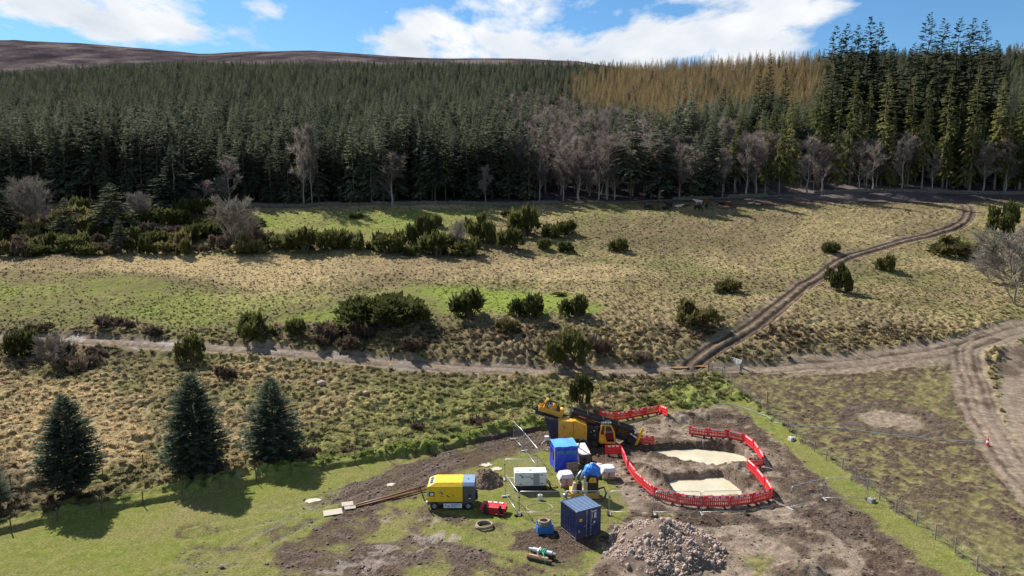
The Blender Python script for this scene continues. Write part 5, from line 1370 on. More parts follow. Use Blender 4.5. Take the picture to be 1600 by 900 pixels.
# ------------------------------------------------------------------ blue container
def container():
    p = GH(900, 846)
    e = empty('storage_container', (p.x, p.y, p.z), math.radians(28), 'small dark blue corrugated steel storage container with double doors', 'container')
    W, D, H = 2.25, 2.2, 2.26
    m = MB(); f = .09
    for x in (0, W - f):
        for y in (0, D - f): m.box(x, x + f, y, y + f, 0.02, H)
    for z in (.02, H - .1):
        m.box(f, W - f, 0.004, f - .01, z, z + .1); m.box(f, W - f, D - f + .01, D - .004, z, z + .1); m.box(0.004, f - .01, f, D - f, z, z + .1); m.box(W - f + .01, W - .004, f, D - f, z, z + .1)
    m.build('frame', 'container_blue', e, .008)
    def corr(n, L, depth):
        pts = []; w = L / n
        for k in range(n): pts += [(k * w, 0), (k * w + .25 * w, 0), (k * w + .4 * w, depth), (k * w + .85 * w, depth)]
        return pts + [(L, 0)]
    def wall(name, L, n, fx, z0, z1, mat):
        q = MB(); P = corr(n, L, .05)
        q.add([fx(a, b, z0) for a, b in P] + [fx(a, b, z1) for a, b in P], [(i, i + 1, len(P) + i + 1, len(P) + i) for i in range(len(P) - 1)]); q.build(name, mat, e)
    wall('side_wall', D - 2 * f, 9, lambda a, b, z: (.012 + b, D - f - a, z), .12, H - .1, 'container_blue')
    wall('side_wall', D - 2 * f, 9, lambda a, b, z: (W - .012 - b, f + a, z), .12, H - .1, 'container_blue')
    wall('back_wall', W - 2 * f, 9, lambda a, b, z: (W - f - a, D - .012 - b, z), .12, H - .1, 'container_blue')
    q = MB(); P = corr(11, D - .04, .04); N = len(P)
    q.add([(.02, .02 + a, H + .012 - b) for a, b in P] + [(W - .02, .02 + a, H + .012 - b) for a, b in P], [(i, N + i, N + i + 1, i + 1) for i in range(N - 1)]); q.build('roof', 'roof_sky_glare', e)
    q = MB(); q.box(.03, W - .03, .1, D - .1, .05, .12); q.build('floor_pan', 'dark_steel', e)
    for k in (0, 1):
        x0 = f + .01 + k * (W / 2 - f); x1 = x0 + W / 2 - f - .02
        d = MB(); d.box(x0, x1, .02, .05, .13, H - .11)
        for z in (.35, 1.0, 1.62): d.box(x0 + .03, x1 - .03, .008, .021, z, z + .1)
        dd = d.build('door', 'container_blue', e, .006)
        xb = x1 - .18 if k == 0 else x0 + .18
        b = MB(); b.cyl((xb, -.012, .1), (xb, -.012, H - .08), .02, 8)
        for z in (.16, .7, 1.3, 2.05): b.box(xb - .05, xb + .05, -.03, .02, z, z + .06)
        b.build('locking_bar', 'galvanised', dd)
        h = MB(); h.box(xb - .3, xb, -.04, -.02, .95, 1.0) if k == 0 else h.box(xb, xb + .3, -.04, -.02, .95, 1.0); h.build('handle', 'galvanised', dd)
        for z in (.3, 1.1, 1.9):
            hg = MB(); hx = x0 if k == 0 else x1; hg.box(hx - .04, hx + .04, -.006, .02, z, z + .1); hg.build('hinge', 'container_blue', dd)
        if k == 0:
            s = MB(); s.box(x0 + .18, x0 + .44, -.006, .006, 1.42, 1.62); st = s.build('sticker', 'sign_yellow', dd); marks(st, 'black_paint', [(x0 + .22, x0 + .40, 1.50, 1.54)], -.007)
            s = MB(); s.box(x0 + .10, x0 + .24, -.006, .006, .56, .74); s.build('sticker', 'grey_grille', dd)
        else:
            rr = [(x0 + .28 + .075 * i, x0 + .335 + .075 * i, 1.95, 2.03) for i in range(6)] + [(x0 + .30, x0 + .36, 1.84 - .1 * i, 1.89 - .1 * i) for i in range(5)]
            rr += [(x0 + .50, x0 + .56, 1.42, 1.86), (x0 + .62, x0 + .67, 1.42, 1.86)] + [(x0 + .56, x0 + .62, 1.46 + .12 * i, 1.50 + .12 * i) for i in range(4)]
            marks(dd, 'white_reflector', rr, .006)
            s = MB(); s.box(x0 + .44, x0 + .58, -.006, .006, 1.04, 1.18); s.build('sticker', 'white_reflector', dd)
    for x in (0.045, W - .045):
        for y in (0.045, D - .045):
            c = MB(); c.box(x - .055, x + .055, y - .055, y + .055, H - .06, H + .03); c.build('corner_casting', 'roof_sky_glare', e, .01)
container()

# ------------------------------------------------------------------ drilling rig
def rig():
    p = GH(905, 700)
    e = empty('drilling_rig', (p.x, p.y, p.z), math.radians(-1.5), 'black and amber horizontal drilling rig on crawler tracks with raised sloping mast', 'drilling rig')
    for y in (-.05, 1.95):
        m = MB(); n = 10; path = []
        for k in range(n + 1):
            a = -math.pi / 2 + math.pi * k / n; path.append((1.55 + .36 * math.cos(a), .40 + .38 * math.sin(a)))
        for k in range(n + 1):
            a = math.pi / 2 + math.pi * k / n; path.append((-2.75 + .36 * math.cos(a), .40 + .38 * math.sin(a)))
        m.prism([(x, z) for x, z in path], y, y + .5); t = m.build('crawler_track', 'rubber', e, .01)
        for x in (-2.75, -2.0, -1.3, -.6, .1, .8, 1.55):
            r_ = .28 if x in (-2.75, 1.55) else .17
            w = MB(); w.cyl((x, y - .03, .40 if r_ > .2 else .25), (x, y + .1, .40 if r_ > .2 else .25), r_, 14); w.build('roller', 'dark_steel', t)
        sh = MB()
        for k in range(26):
            x = -2.75 + 4.3 * k / 25; sh.box(x - .05, x + .05, y - .02, y + .52, .765, .80)
        sh.build('track_shoes', 'dark_steel', t)
    m = MB(); m.box(-3.0, 2.6, .25, 2.15, .50, .80); m.box(-2.2, 3.6, .1, 2.3, .62, .80); m.build('chassis', 'black_paint', e, .02)
    m = MB(); m.prism([(-2.90, .80), (-2.19, .80), (-2.19, 2.85), (-2.9, 3.0), (-3.6, 3.2), (-3.5, 2.8)], 0.02, 2.0); m.build('radiator_cowl', 'black_paint', e, .03)
    m = MB(); m.box(-2.17, -.62, 0, 1.6, .78, 2.80); h = m.build('engine_hood', 'amber_paint', e, .04)
    m = MB(); m.prism([(-.60, .70), (.78, .60), (.78, 2.25), (.70, 2.40), (-.40, 2.84), (-.60, 2.84)], 0, 1.5); h2 = m.build('engine_hood', 'amber_paint', e, .04)
    marks(h, 'black_paint', [(-1.82, -1.40, 2.30, 2.35), (-1.62, -1.52, 2.10, 2.22), (-1.55, -1.45, 1.96, 2.05)], -.002)
    marks(h2, 'black_paint', [(-.42 + .14 * i, -.31 + .14 * i, .80, .92 + .05 * (i % 2)) for i in range(7)], -.002)
    for x in (-1.0, .5):
        l = MB(); l.box(x, x + .12, -.02, .0, 1.5, 1.56); l.build('latch', 'black_paint', h if x < 0 else h2)
    m = MB(); m.box(.80, 1.98, .2, 1.8, .78, 2.2); m.box(.9, 1.8, .05, .25, .85, 1.5); m.build('hydraulic_bay', 'black_paint', e, .03)
    rg = random.Random(4)
    for k in range(9):
        a = Vector((rg.uniform(.85, 1.9), rg.uniform(.0, .2), rg.uniform(1.2, 2.2))); b = Vector((rg.uniform(.85, 1.95), rg.uniform(-.08, .1), rg.uniform(.8, 1.6)))
        q = MB(); q.tube([a, (a + b) / 2 + Vector((rg.uniform(-.2, .2), -.18, -.15)), b], .035, 6); q.build('hydraulic_hose', 'rubber', e, smooth=True)
    for x, z in ((1.2, 1.65), (1.55, 1.3), (1.5, 1.8)):
        q = MB(); q.cyl((x, .02, z), (x, .14, z), .09, 10); q.build('valve', 'chrome_steel', e)
    # cab
    prof = [(2.02, .55), (3.72, .48), (3.78, .75), (3.55, 1.75), (3.22, 2.42), (2.30, 2.46), (2.10, 2.2), (2.02, 1.5)]
    m = MB(); m.prism([(x * .985 + .043, z * .97 + .03) for x, z in prof], .06, 1.14); m.build('cab_interior', 'black_paint', e)
    def frame(y0, y1):
        q = MB()
        def bar(a, b, w):
            a = Vector((a[0], 0, a[1])); b = Vector((b[0], 0, b[1])); d = (b - a).normalized(); nn = Vector((-d.z, 0, d.x)) * w / 2
            vs_ = [a - nn, b - nn, b + nn, a + nn]; q.prism([(v.x, v.z) for v in vs_], y0, y1)
        for a, b, w in (((2.08, .58), (3.70, .52), .22), ((3.68, .55), (3.50, 1.75), .16), ((3.50, 1.75), (3.18, 2.36), .16), ((3.2, 2.38), (2.28, 2.42), .16), ((2.30, 2.40), (2.09, 1.5), .15), ((2.09, 1.5), (2.07, .6), .16), ((2.62, 2.38), (2.58, 1.35), .12)): bar(a, b, w)
        return q
    q = frame(-.02, .06); q.add([(2.1, -.01, .6), (2.85, -.01, .6), (2.60, -.01, 1.35), (2.1, -.01, 1.5)], [(0, 1, 2, 3)]); c = q.build('cab', 'amber_paint', e, .015)
    frame(1.14, 1.22).build('cab_frame', 'amber_paint', c, .015)
    q = MB(); q.add([(2.62, .045, 1.38), (2.9, .045, .66), (3.62, .045, .62), (3.45, .045, 1.72), (3.13, .045, 2.30), (2.66, .045, 2.32)], [(0, 1, 2, 3, 4, 5)]); q.build('door_window', 'dark_glass', c)
    q = MB(); q.add([(2.16, .045, 1.5), (2.54, .045, 1.38), (2.56, .045, 2.33), (2.33, .045, 2.34)], [(0, 1, 2, 3)]); q.build('side_window', 'dark_glass', c)
    q = MB(); q.box(2.25, 3.25, 0, 1.2, 2.47, 2.56); q.build('cab_roof', 'black_paint', c, .03)
    for i, x in enumerate((2.35, 2.6, 2.9, 3.1)):
        q = MB(); q.box(x, x + .14, .05, .18, 2.56, 2.70); q.build('work_lamp', 'sign_cyan' if i % 2 else 'chrome_steel', c)
    q = MB(); q.box(2.12, 2.5, -.03, -.015, .66, 1.05); q.build('decal', 'yellow_paint', c)
    # sloping mast: s runs up and back from the foot, n is square to it
    be = math.radians(17.5); ca, sa = math.cos(be), math.sin(be)
    MM = Matrix(((-ca, 0, sa, 5.95), (0, 1, 0, 0), (sa, 0, ca, .22), (0, 0, 0, 1)))
    def part(name, mat, boxes, par=e, bev=.015):
        q = MB()
        for b in boxes: q.box(*b, M=MM)
        q.f = [tuple(reversed(f)) for f in q.f]
        return q.build(name, mat, par, bev)
    ms = part('mast', 'black_paint', [(0, 10.9, 1.25, 1.42, -.28, .2), (0, 10.9, 2.0, 2.17, -.28, .2), (0, 10.9, 1.25, 2.17, -.30, -.22)] + [(s, s + .15, 1.42, 2.0, -.2, .1) for s in np.arange(.4, 10.6, .9)])
    part('rack_rail', 'dark_steel', [(0.1, 10.8, 1.22, 1.30, .2, .28), (0.1, 10.8, 2.12, 2.20, .2, .28)], ms)
    rk = part('pipe_rack', 'black_paint', [(.6, 7.3, .98, 1.04, 1.02, 1.30), (.6, 7.3, 2.1, 2.16, 1.02, 1.30), (.5, .66, .95, 2.2, .25, 1.38), (7.24, 7.40, .95, 2.2, .25, 1.38), (.6, 7.3, 1.36, 1.42, 1.22, 1.32), (.6, 7.3, 1.74, 1.80, 1.22, 1.32), (3.9, 4.0, .95, 2.2, .25, 1.34), (2.2, 2.3, .95, 2.2, .25, 1.34), (5.6, 5.7, .95, 2.2, .25, 1.34)])
    part('top_rail', 'dark_steel', [(.6, 7.3, .94, .99, 1.22, 1.33)], rk)
    for s in (.58, 7.32):
        part('end_marker', 'white_reflector', [(s - .05, s + .05, .93, .95, 1.2, 1.34)], rk)
    for r_ in range(4):
        for k in range(4):
            q = MB(); a = MM @ Vector((.75, 1.14 + .29 * r_, .38 + .2 * k)); b = MM @ Vector((7.15, 1.14 + .29 * r_, .38 + .2 * k)); q.cyl(a, b, .075, 8); q.build('drill_pipe', 'rust' if (r_ + k) % 3 else 'dark_steel', rk, smooth=True)
    cg = part('carriage', 'amber_paint', [(8.1, 10.7, 1.12, 1.22, .1, .62), (8.1, 10.7, 2.2, 2.28, .1, .62), (8.1, 10.7, 1.12, 2.28, .28, .36), (8.9, 9.3, 1.3, 2.1, .36, 1.2), (9.9, 10.2, 1.3, 2.1, .36, 1.45)], bev=.02)
    part('wear_plate', 'black_paint', [(8.2, 10.9, 1.08, 1.12, -.3, .12)], cg)
    for s, r_, n_, mt in ((8.3, .26, .75, 'amber_paint'), (8.7, .2, .8, 'dark_steel'), (9.45, .24, .85, 'amber_paint'), (9.7, .16, .95, 'chrome_steel')):
        q = MB(); q.cyl(MM @ Vector((s, 1.15, n_)), MM @ Vector((s, 1.9, n_)), r_, 14); q.build('motor', mt, cg, smooth=False)
    for k in range(7):
        a = MM @ Vector((rg.uniform(8.0, 9.5), rg.uniform(1.2, 2), .7)); b = MM @ Vector((rg.uniform(9.6, 10.9), rg.uniform(1.2, 2), .6)); q = MB()
        q.tube([a, a.lerp(b, .3) + Vector((0, 0, .75)), a.lerp(b, .7) + Vector((0, 0, .85)), b], .045, 6); q.build('hydraulic_hose', 'rubber', cg, smooth=True)
    q = MB(); q.tube([MM @ Vector((10.4, 1.3, 1.2)), MM @ Vector((11.0, 1.2, 1.45)), MM @ Vector((11.6, 1.2, .9)), MM @ Vector((11.3, 1.2, .2)), MM @ Vector((10.7, 1.2, -.1))], .05, 6); q.build('hydraulic_hose', 'rubber', cg, smooth=True)
    vz = part('vise', 'dark_steel', [(-.1, .9, 1.1, 2.3, -.3, .55), (1.1, 1.6, 1.15, 2.25, .0, .5)], bev=.03)
    for y in (1.05, 2.25):
        q = MB(); q.cyl(MM @ Vector((.1, y, .45)), MM @ Vector((.9, y, .75)), .11, 10); q.build('vise_cylinder', 'chrome_steel', vz)
    q = MB(); q.add([(5.75, .9, -.15), (6.0, .9, -.15), (6.72, .9, 1.55), (6.62, .9, 1.95), (6.42, .9, 1.62), (5.75, 1.0, -.15), (6.0, 1.0, -.15), (6.72, 1.0, 1.55), (6.62, 1.0, 1.95), (6.42, 1.0, 1.62)],
                    [(0, 1, 2, 3, 4), (9, 8, 7, 6, 5), (0, 5, 6, 1), (1, 6, 7, 2), (2, 7, 8, 3), (3, 8, 9, 4), (4, 9, 5, 0)])
    q.build('anchor_plate', 'yellow_paint', e, .01)
    q = MB(); q.cyl((5.95, .95, .5), (5.4, 1.3, .6), .07, 8); q.cyl((6.3, .95, 1.3), (5.5, 1.4, .75), .05, 8); q.build('anchor_arm', 'dark_steel', e)
    q = MB(); q.cyl((2.5, 1.7, .9), MM @ Vector((3.2, 1.7, -.2)), .09, 10); q.cyl((-1.5, 1.7, 2.0), MM @ Vector((7.4, 1.7, -.2)), .1, 10); q.build('tilt_cylinder', 'chrome_steel', e)
    q = MB(); q.cyl((-3.2, .4, .0), (-3.2, .4, 1.2), .07, 10); q.box(-3.45, -2.95, .2, .6, -.05, .03); q.build('stabiliser', 'dark_steel', e)
    q = MB(); q.box(-3.55, -3.1, -.45, -.05, .9, 1.3); q.tube([(-3.4, -.3, .95), (-3.9, -.4, .5), (-3.7, -.6, .1), (-3.2, -.9, .05)], .05, 6); q.build('cable_reel', 'white_sheet', e, .05)
    q = MB(); q.cyl(MM @ Vector((-.1, 1.7, .1)), MM @ Vector((-2.6, 1.7, .1)), .05, 8); q.build('drill_string', 'rust', e)
rig()

# ------------------------------------------------------------------ blue tent over the mixing tank
def tent():
    p = GH(867, 737)
    e = empty('shelter_tent', (p.x, p.y, p.z), math.radians(9.7), 'bright blue tarpaulin cube shelter in front of the drilling rig', 'tent')
    W, D, H = 2.2, 2.1, 2.35
    rg = np.random.RandomState(8)
    def sheet(name, f, nu, nv, mat, par=e):
        q = MB(); V = []
        for j in range(nv + 1):
            for i in range(nu + 1): V.append(f(i / nu, j / nv))
        q.add(V, [(j * (nu + 1) + i, j * (nu + 1) + i + 1, (j + 1) * (nu + 1) + i + 1, (j + 1) * (nu + 1) + i) for j in range(nv) for i in range(nu)]); return q.build(name, mat, par, smooth=True)
    wob = lambda a, b, s: .035 * math.sin(a * 9 + b * 5 + s) + .02 * math.sin(a * 21 - b * 13 + s * 2)
    sheet('front_flap', lambda u, v: (u * W, wob(u, v, 1), .02 + v * H - .02 + .02 * math.sin(7 * u) * (v < .1)), 14, 12, 'blue_tarp')
    sheet('side_flap', lambda u, v: (wob(u, v, 3), D - u * D, .02 + v * (H - .02)), 12, 12, 'blue_tarp')
    sheet('side_flap', lambda u, v: (W + wob(u, v, 4), u * D, .02 + v * (H - .02)), 12, 12, 'blue_tarp')
    sheet('back_flap', lambda u, v: (W - u * W, D + wob(u, v, 5), .02 + v * (H - .02)), 12, 12, 'blue_tarp')
    sheet('roof', lambda u, v: (-.04 + u * (W + .08), -.04 + v * (D + .08), H + .02 + .09 * math.sin(math.pi * u) * math.sin(math.pi * v) + .025 * math.sin(11 * u + 3 * v)), 14, 12, 'blue_tarp_top')
    for x0, x1 in ((.08, .92), (1.0, 2.1)):
        q = MB(); q.box(x0, x1, -.07, -.05, 1.62, 2.02); q.build('window_patch', 'blue_plastic', e)
    q = MB(); q.box(-.07, -.055, .5, .72, .9, 1.9); q.box(-.07, -.055, 1.2, 1.45, 1.0, 1.9); q.build('side_window', 'dark_glass', e)
    for x in (0, W):
        for y in (0, D):
            q = MB(); q.cyl((x, y, 0), (x, y, H), .03, 8); q.build('pole', 'galvanised', e)
    q = MB(); q.cyl((-.02, -.02, 0), (-.10, -.10, H), .03, 6); q.build('seam', 'white_sheet', e)
    return e
tent()
def pallet_upright():
    p = GH(894, 735); p.y -= .38
    e = empty('wooden_pallet', (p.x, p.y, p.z), math.radians(9.7), 'wooden pallet of upright slats leaning against the blue shelter', 'pallet')
    for k in range(8):
        q = MB(); q.box(-.55 + .145 * k, -.46 + .145 * k, -.02, .0, .05, .95); q.build('slat', 'raw_wood', e)
    for z in (.1, .5, .85):
        q = MB(); q.box(-.57, .62, .0, .08, z, z + .09); q.build('bearer', 'old_wood', e)
    e.rotation_euler = (math.radians(-8), 0, math.radians(9.7))
pallet_upright()
def mix_tank():
    p = GH(908, 727)
    e = empty('mixing_tank', (p.x, p.y, p.z), math.radians(12), 'white mixing tank with a pale slanted lid right beside the blue shelter', 'tank')
    q = MB(); q.box(-.1, .95, 0, 1.9, .15, 1.05); q.build('tank', 'charcoal_paint', e, .04)
    q = MB(); q.add([(-.12, -.05, 1.05), (.98, -.05, 1.05), (.98, 1.95, 1.45), (-.12, 1.95, 1.45), (-.12, -.05, 1.10), (.98, -.05, 1.10), (.98, 1.95, 1.50), (-.12, 1.95, 1.50)], [(0, 3, 2, 1), (4, 5, 6, 7), (0, 1, 5, 4), (1, 2, 6, 5), (2, 3, 7, 6), (3, 0, 4, 7)]); q.build('lid', 'white_sheet', e, .02)
    for x in (0, .8):
        q = MB(); q.box(x, x + .1, .1, 1.8, -.02, .15); q.build('runner', 'raw_wood', e)
    q = MB(); q.cyl((.35, -.05, .6), (.35, .02, .6), .22, 14); q.build('hatch', 'black_paint', e)
    q = MB(); q.tube([(.1, 1.2, 1.3), (.15, 1.0, 2.1), (.5, .7, 2.35), (.85, .3, 1.9), (1.0, .0, .9), (1.05, -.2, .1)], .07, 8); q.build('hose', 'rubber', e, smooth=True)
mix_tank()

# ------------------------------------------------------------------ bags, pump
def bag(q, cx, cy, z, w, d, h, g):
    vs_ = []
    for zz, k in ((0, .86), (.5, 1.0), (1, .84)):
        for a in range(10):
            t = 2 * math.pi * a / 10; c, s = math.cos(t), math.sin(t)
            vs_.append((cx + w / 2 * k * np.sign(c) * abs(c) ** .45 * g.uniform(.95, 1.05), cy + d / 2 * k * np.sign(s) * abs(s) ** .45 * g.uniform(.95, 1.05), z + h * zz))
    fs = [(j * 10 + i, j * 10 + (i + 1) % 10, (j + 1) * 10 + (i + 1) % 10, (j + 1) * 10 + i) for j in range(2) for i in range(10)] + [tuple(range(9, -1, -1)), tuple(range(20, 30))]
    q.add(vs_, fs)
def bag_pallet(px, py, rz, layers, label, sheet):
    p = GH(px, py); g = random.Random(px)
    e = empty('bag_pallet', (p.x, p.y, p.z), rz, label, 'pallet', None)
    for k in range(5):
        q = MB(); q.box(-.6, .6, -.5 + .22 * k, -.38 + .22 * k, .11, .135); q.build('slat', 'raw_wood', e)
    for y in (-.45, 0, .4):
        q = MB(); q.box(-.58, .58, y - .04, y + .05, -.02, .11); q.build('bearer', 'raw_wood', e)
    for k in range(layers):
        for sx in (-.29, .29):
            for sy in (-.26, .26):
                q = MB(); bag(q, sx, sy, .135 + .17 * k, .58, .52, .18, g); q.build('bag', 'bag_paper', e, smooth=True)
    if sheet:
        q = MB(); n = 10; V = []
        for j in range(n + 1):
            for i in range(n + 1):
                x = -.74 + 1.40 * i / n; y = -.60 + 1.2 * j / n; ov = max(0, abs(x) - .58, abs(y) - .5)
                V.append((x, y, .135 + .17 * layers + .05 + .03 * math.sin(5 * x + 3 * y) - 3.2 * ov + g.uniform(-.02, .02)))
        q.add(V, [(j * (n + 1) + i, j * (n + 1) + i + 1, (j + 1) * (n + 1) + i + 1, (j + 1) * (n + 1) + i) for j in range(n) for i in range(n)]); q.build('plastic_wrap', 'white_sheet', e, smooth=True)
bag_pallet(884, 758, math.radians(8), 6, 'stack of pinkish paper bags under white plastic left of the mud pump', True)
bag_pallet(950, 747, math.radians(4), 5, 'pale wrapped stack of bags on a pallet right of the mud pump', True)
bag_pallet(931, 742, math.radians(-8), 5, 'stack of pinkish paper bags directly behind the mud pump', False)
def pump():
    p = GH(914, 782)
    e = empty('mud_pump', (p.x, p.y, p.z), math.radians(1), 'black mud pump on an amber skid with a blue tarpaulin on top', 'pump')
    q = MB(); q.box(-1.2, 1.22, 0, 1.5, .12, .62); q.build('skid', 'amber_paint', e, .03)
    q = MB(); q.box(-1.15, 1.15, .05, 1.45, -.06, .12); q.build('runner', 'dark_steel', e)
    q = MB(); q.box(.05, 1.15, .15, 1.3, .62, 1.75); q.prism([(.1, 1.75), (1.1, 1.75), (.95, 2.1), (.25, 2.1)], .2, 1.2); q.build('engine', 'black_paint', e, .04)
    q = MB(); q.prism([(.28, 1.52), (1.0, 1.52), (.90, 1.98), (.42, 1.98)], .09, .16); n = q.build('nose_panel', 'amber_paint', e, .015); marks(n, 'black_paint', [(.55, .75, 1.78, 1.81), (.62, .68, 1.68, 1.72)], .088)
    for z in (.8, 1.0, 1.2, 1.4):
        q = MB(); q.box(.2, 1.05, .125, .15, z, z + .05); q.build('louvre', 'dark_steel', e)
    q = MB(); q.box(.0, .2, -.04, .2, .62, 1.6)
    q.box(-.12, .06, .0, .1, .62, 2.1); q.build('ladder_frame', 'galvanised', e, .02)
    for z in (.85, 1.15, 1.45):
        q = MB(); q.box(-.3, .0, .02, .08, z, z + .06); q.build('rung', 'galvanised', e)
    q = MB(); q.cyl((-.45, .4, .62), (-.45, .4, 1.4), .24, 14); q.cyl((-.45, .4, 1.4), (-.45, .4, 1.6), .1, 10); q.build('pump_body', 'black_paint', e, .02)
    q = MB(); q.tube([(-.9, .35, .62), (-.9, .35, .95), (-.88, .35, 1.45)], [.30, .22, .10], 12); q.build('hopper', 'cream_cloth', e, smooth=False)
    q = MB(); q.tube([(-.35, .6, 1.5), (-.1, .7, 2.2), (.15, .75, 2.55)], .10, 8); q.tube([(-.7, .9, .6), (-.65, .9, 1.7), (-.2, .95, 2.3)], .07, 8); q.build('pipe', 'galvanised', e, smooth=True)
    q = MB(); g = random.Random(2); V = [(.6, .75, 2.95)]; n = 16
    for j, (rr, zz) in enumerate(((.30, 2.90), (.55, 2.72), (.70, 2.45), (.72, 2.15), (.66, 1.98))):
        for i in range(n):
            a = 2 * math.pi * i / n; k = rr * (1 + .12 * math.sin(3 * a + j) + g.uniform(-.13, .13)); V.append((.6 + k * math.cos(a), .75 + .85 * k * math.sin(a), zz + g.uniform(-.05, .05) + .05 * math.sin(2 * a)))
    F = [(0, 1 + i, 1 + (i + 1) % n) for i in range(n)] + [(1 + j * n + i, 1 + (j + 1) * n + i, 1 + (j + 1) * n + (i + 1) % n, 1 + j * n + (i + 1) % n) for j in range(4) for i in range(n)]
    q.add(V, F); q.build('tarpaulin', 'azure_tarp', e)
    q = MB(); q.tube([(1.2, .3, .9), (1.6, .0, 1.2), (1.75, -.2, .7), (1.5, -.35, .2), (1.2, -.4, .08)], .06, 8); q.tube([(1.15, .6, .7), (1.7, .6, .9), (1.9, .5, .4), (1.75, .3, .06)], .06, 8)
    q.tube([(-1.1, .2, .5), (-1.5, -.05, .85), (-1.62, -.1, .4), (-1.5, -.3, .07)], .06, 8); q.build('hose', 'rubber', e, smooth=True)
    q = MB(); q.tube([(-1.2, .3, .35), (-1.9, .3, .35)], .13, 12); q.build('suction_pipe', 'chrome_steel', e, smooth=True)
    q = MB(); q.tube([(-.35, .05, .68), (-.35, .05, .82)], [.16, .16], 10); q.tube([(.95, .0, .66), (1.25, -.1, .72)], [.09, .09], 8); q.build('valve', 'chrome_steel', e)
pump()

# ------------------------------------------------------------------ hoses, tub, coils, boards
def coil(name, px, py, r, tr, turns, mat, label, dz=0.0, sq=1.0, cat='hose'):
    p = GH(px, py); q = MB(); n = 40 * turns; g = random.Random(px)
    path = [(r * (1 + .05 * math.sin(k * .37)) * math.cos(2 * math.pi * k / 40), sq * r * (1 + .05 * math.cos(k * .29)) * math.sin(2 * math.pi * k / 40), tr + dz + 1.5 * tr * k / 40) for k in range(n + 1)]
    q.tube(path, tr, 7)
    return tag(q.build(name, mat, None, smooth=True, loc=p), label, cat)
coil('hose_coil', 757, 824, .62, .075, 2, 'tan_hose', 'coil of brown hose lying by the flat red barriers')
coil('hose_loop', 843, 793, 1.05, .018, 1, 'cream_hose', 'thin pale hose loop on the grass in front of the generator', sq=.8)
def tub():
    p = GH(851, 832)
    e = empty('hose_tub', (p.x, p.y, p.z), math.radians(6), 'blue plastic tub holding a thick coil of muddy hose', 'tub')
    q = MB(); w, d, h, t = .62, .48, .62, .04
    q.box(-w, w, -d, -d + t, 0, h); q.box(-w, w, d - t, d, 0, h); q.box(-w, -w + t, -d + t, d - t, 0, h); q.box(w - t, w, -d + t, d - t, 0, h); q.box(-w, w, -d + .01, d - .01, 0, .04); q.build('tub', 'blue_plastic', e, .02)
    for x in (-.35, 0, .35):
        b = MB(); b.box(x - .1, x + .1, -d - .02, -d, .1, .5); b.build('rib', 'blue_plastic', e, .02)
    q = MB(); path = [((.42 + .05 * math.sin(k * .3)) * math.cos(k * 2 * math.pi / 26), (.38 + .04 * math.sin(k * .4)) * math.sin(k * 2 * math.pi / 26), .30 + .155 * k / 26) for k in range(26 * 4 + 1)]
    q.tube(path, .085, 8); q.build('hose', 'tan_hose', e, smooth=True)
tub()
def skid():
    p = GH(846, 874)
    e = empty('drill_skid', (p.x, p.y, p.z - .02), math.radians(-24), 'low steel skid carrying a drill tool lashed with green rope on churned mud', 'skid')
    for y in (-.38, .38):
        q = MB(); q.box(-.95, .95, y - .06, y + .06, .16, .34); q.build('rail', 'rust', e, .01)
    for x in (-.7, 0, .7):
        q = MB(); q.box(x - .08, x + .08, -.45, .45, .02, .16); q.build('bearer', 'dark_steel', e, .01)
    q = MB(); q.tube([(-1.05, .22, .52), (-.75, .22, .52), (-.74, .22, .52), (.75, .22, .52), (.76, .22, .52), (1.0, .22, .52)], [.10, .10, .17, .17, .11, .09], 14); q.build('drill_tool', 'galvanised', e)
    q = MB(); q.box(-.85, .6, -.36, -.2, .34, .40); q.build('plank', 'raw_wood', e)
    q = MB(); q.box(-.9, .9, -.5, -.44, .05, .30); q.build('side_plate', 'dark_steel', e, .01)
    for k, x in enumerate((-.10, .06, .2)):
        q = MB(); q.tube([(x + .19 * .3 * math.sin(t), .22 + .21 * math.cos(t), .52 + .21 * math.sin(t)) for t in np.linspace(0, 6.283, 14)[:-1]], .035, 6, closed=True); q.build('rope', 'green_rope', e, smooth=True)
    q = MB(); q.tube([(.1, .02, .6), (.25, -.2, .48), (.45, -.42, .36), (.5, -.55, .1)], .03, 6); q.build('rope', 'green_rope', e, smooth=True)
    q = MB(); q.box(-.28, -.18, -.2, .42, .40, .72); q.build('cradle', 'white_sheet', e, .01)
skid()
# long pipe and the boards at its end
A, B = GH(664, 765), GH(548, 794)
q = MB(); q.tube([A + Vector((0, .3, .22)), A.lerp(B, .5) + Vector((0, .06, .16)), B + Vector((0, 0, .12))], .09, 8); tag(q.build('drain_pipe', 'brown_pipe', None, smooth=True), 'upper of two long brown pipes between the compressor and the timber mats', 'pipe')
q = MB(); q.tube([A + Vector((.3, -.25, .15)), A.lerp(B, .45) + Vector((0, -.28, .12)), A.lerp(B, .93) + Vector((0, -.3, .1))], .07, 8); tag(q.build('drain_pipe', 'brown_pipe', None, smooth=True), 'lower of two long brown pipes between the compressor and the timber mats', 'pipe')
def mat_board(px, py, w, d, rz, label):
    p = GH(px, py); e = empty('timber_mat', (p.x, p.y, p.z), rz, label, 'mat')
    n = 5
    for k in range(n):
        q = MB(); y0 = -d / 2 + d * k / n; q.box(-w / 2, w / 2, y0, y0 + d / n - .02, .09, .15); q.build('plank', 'pale_board', e, .006)
    for x in (-w * .35, w * .35):
        q = MB(); q.box(x - .06, x + .06, -d / 2, d / 2, -.02, .09); q.build('bearer', 'old_wood', e)
mat_board(520, 801, 1.5, 1.0, math.radians(20), 'larger timber mat lying on the grass at the end of the pipes')
mat_board(543, 791, .95, .75, math.radians(15), 'smaller timber mat between the pipe ends and the larger one')
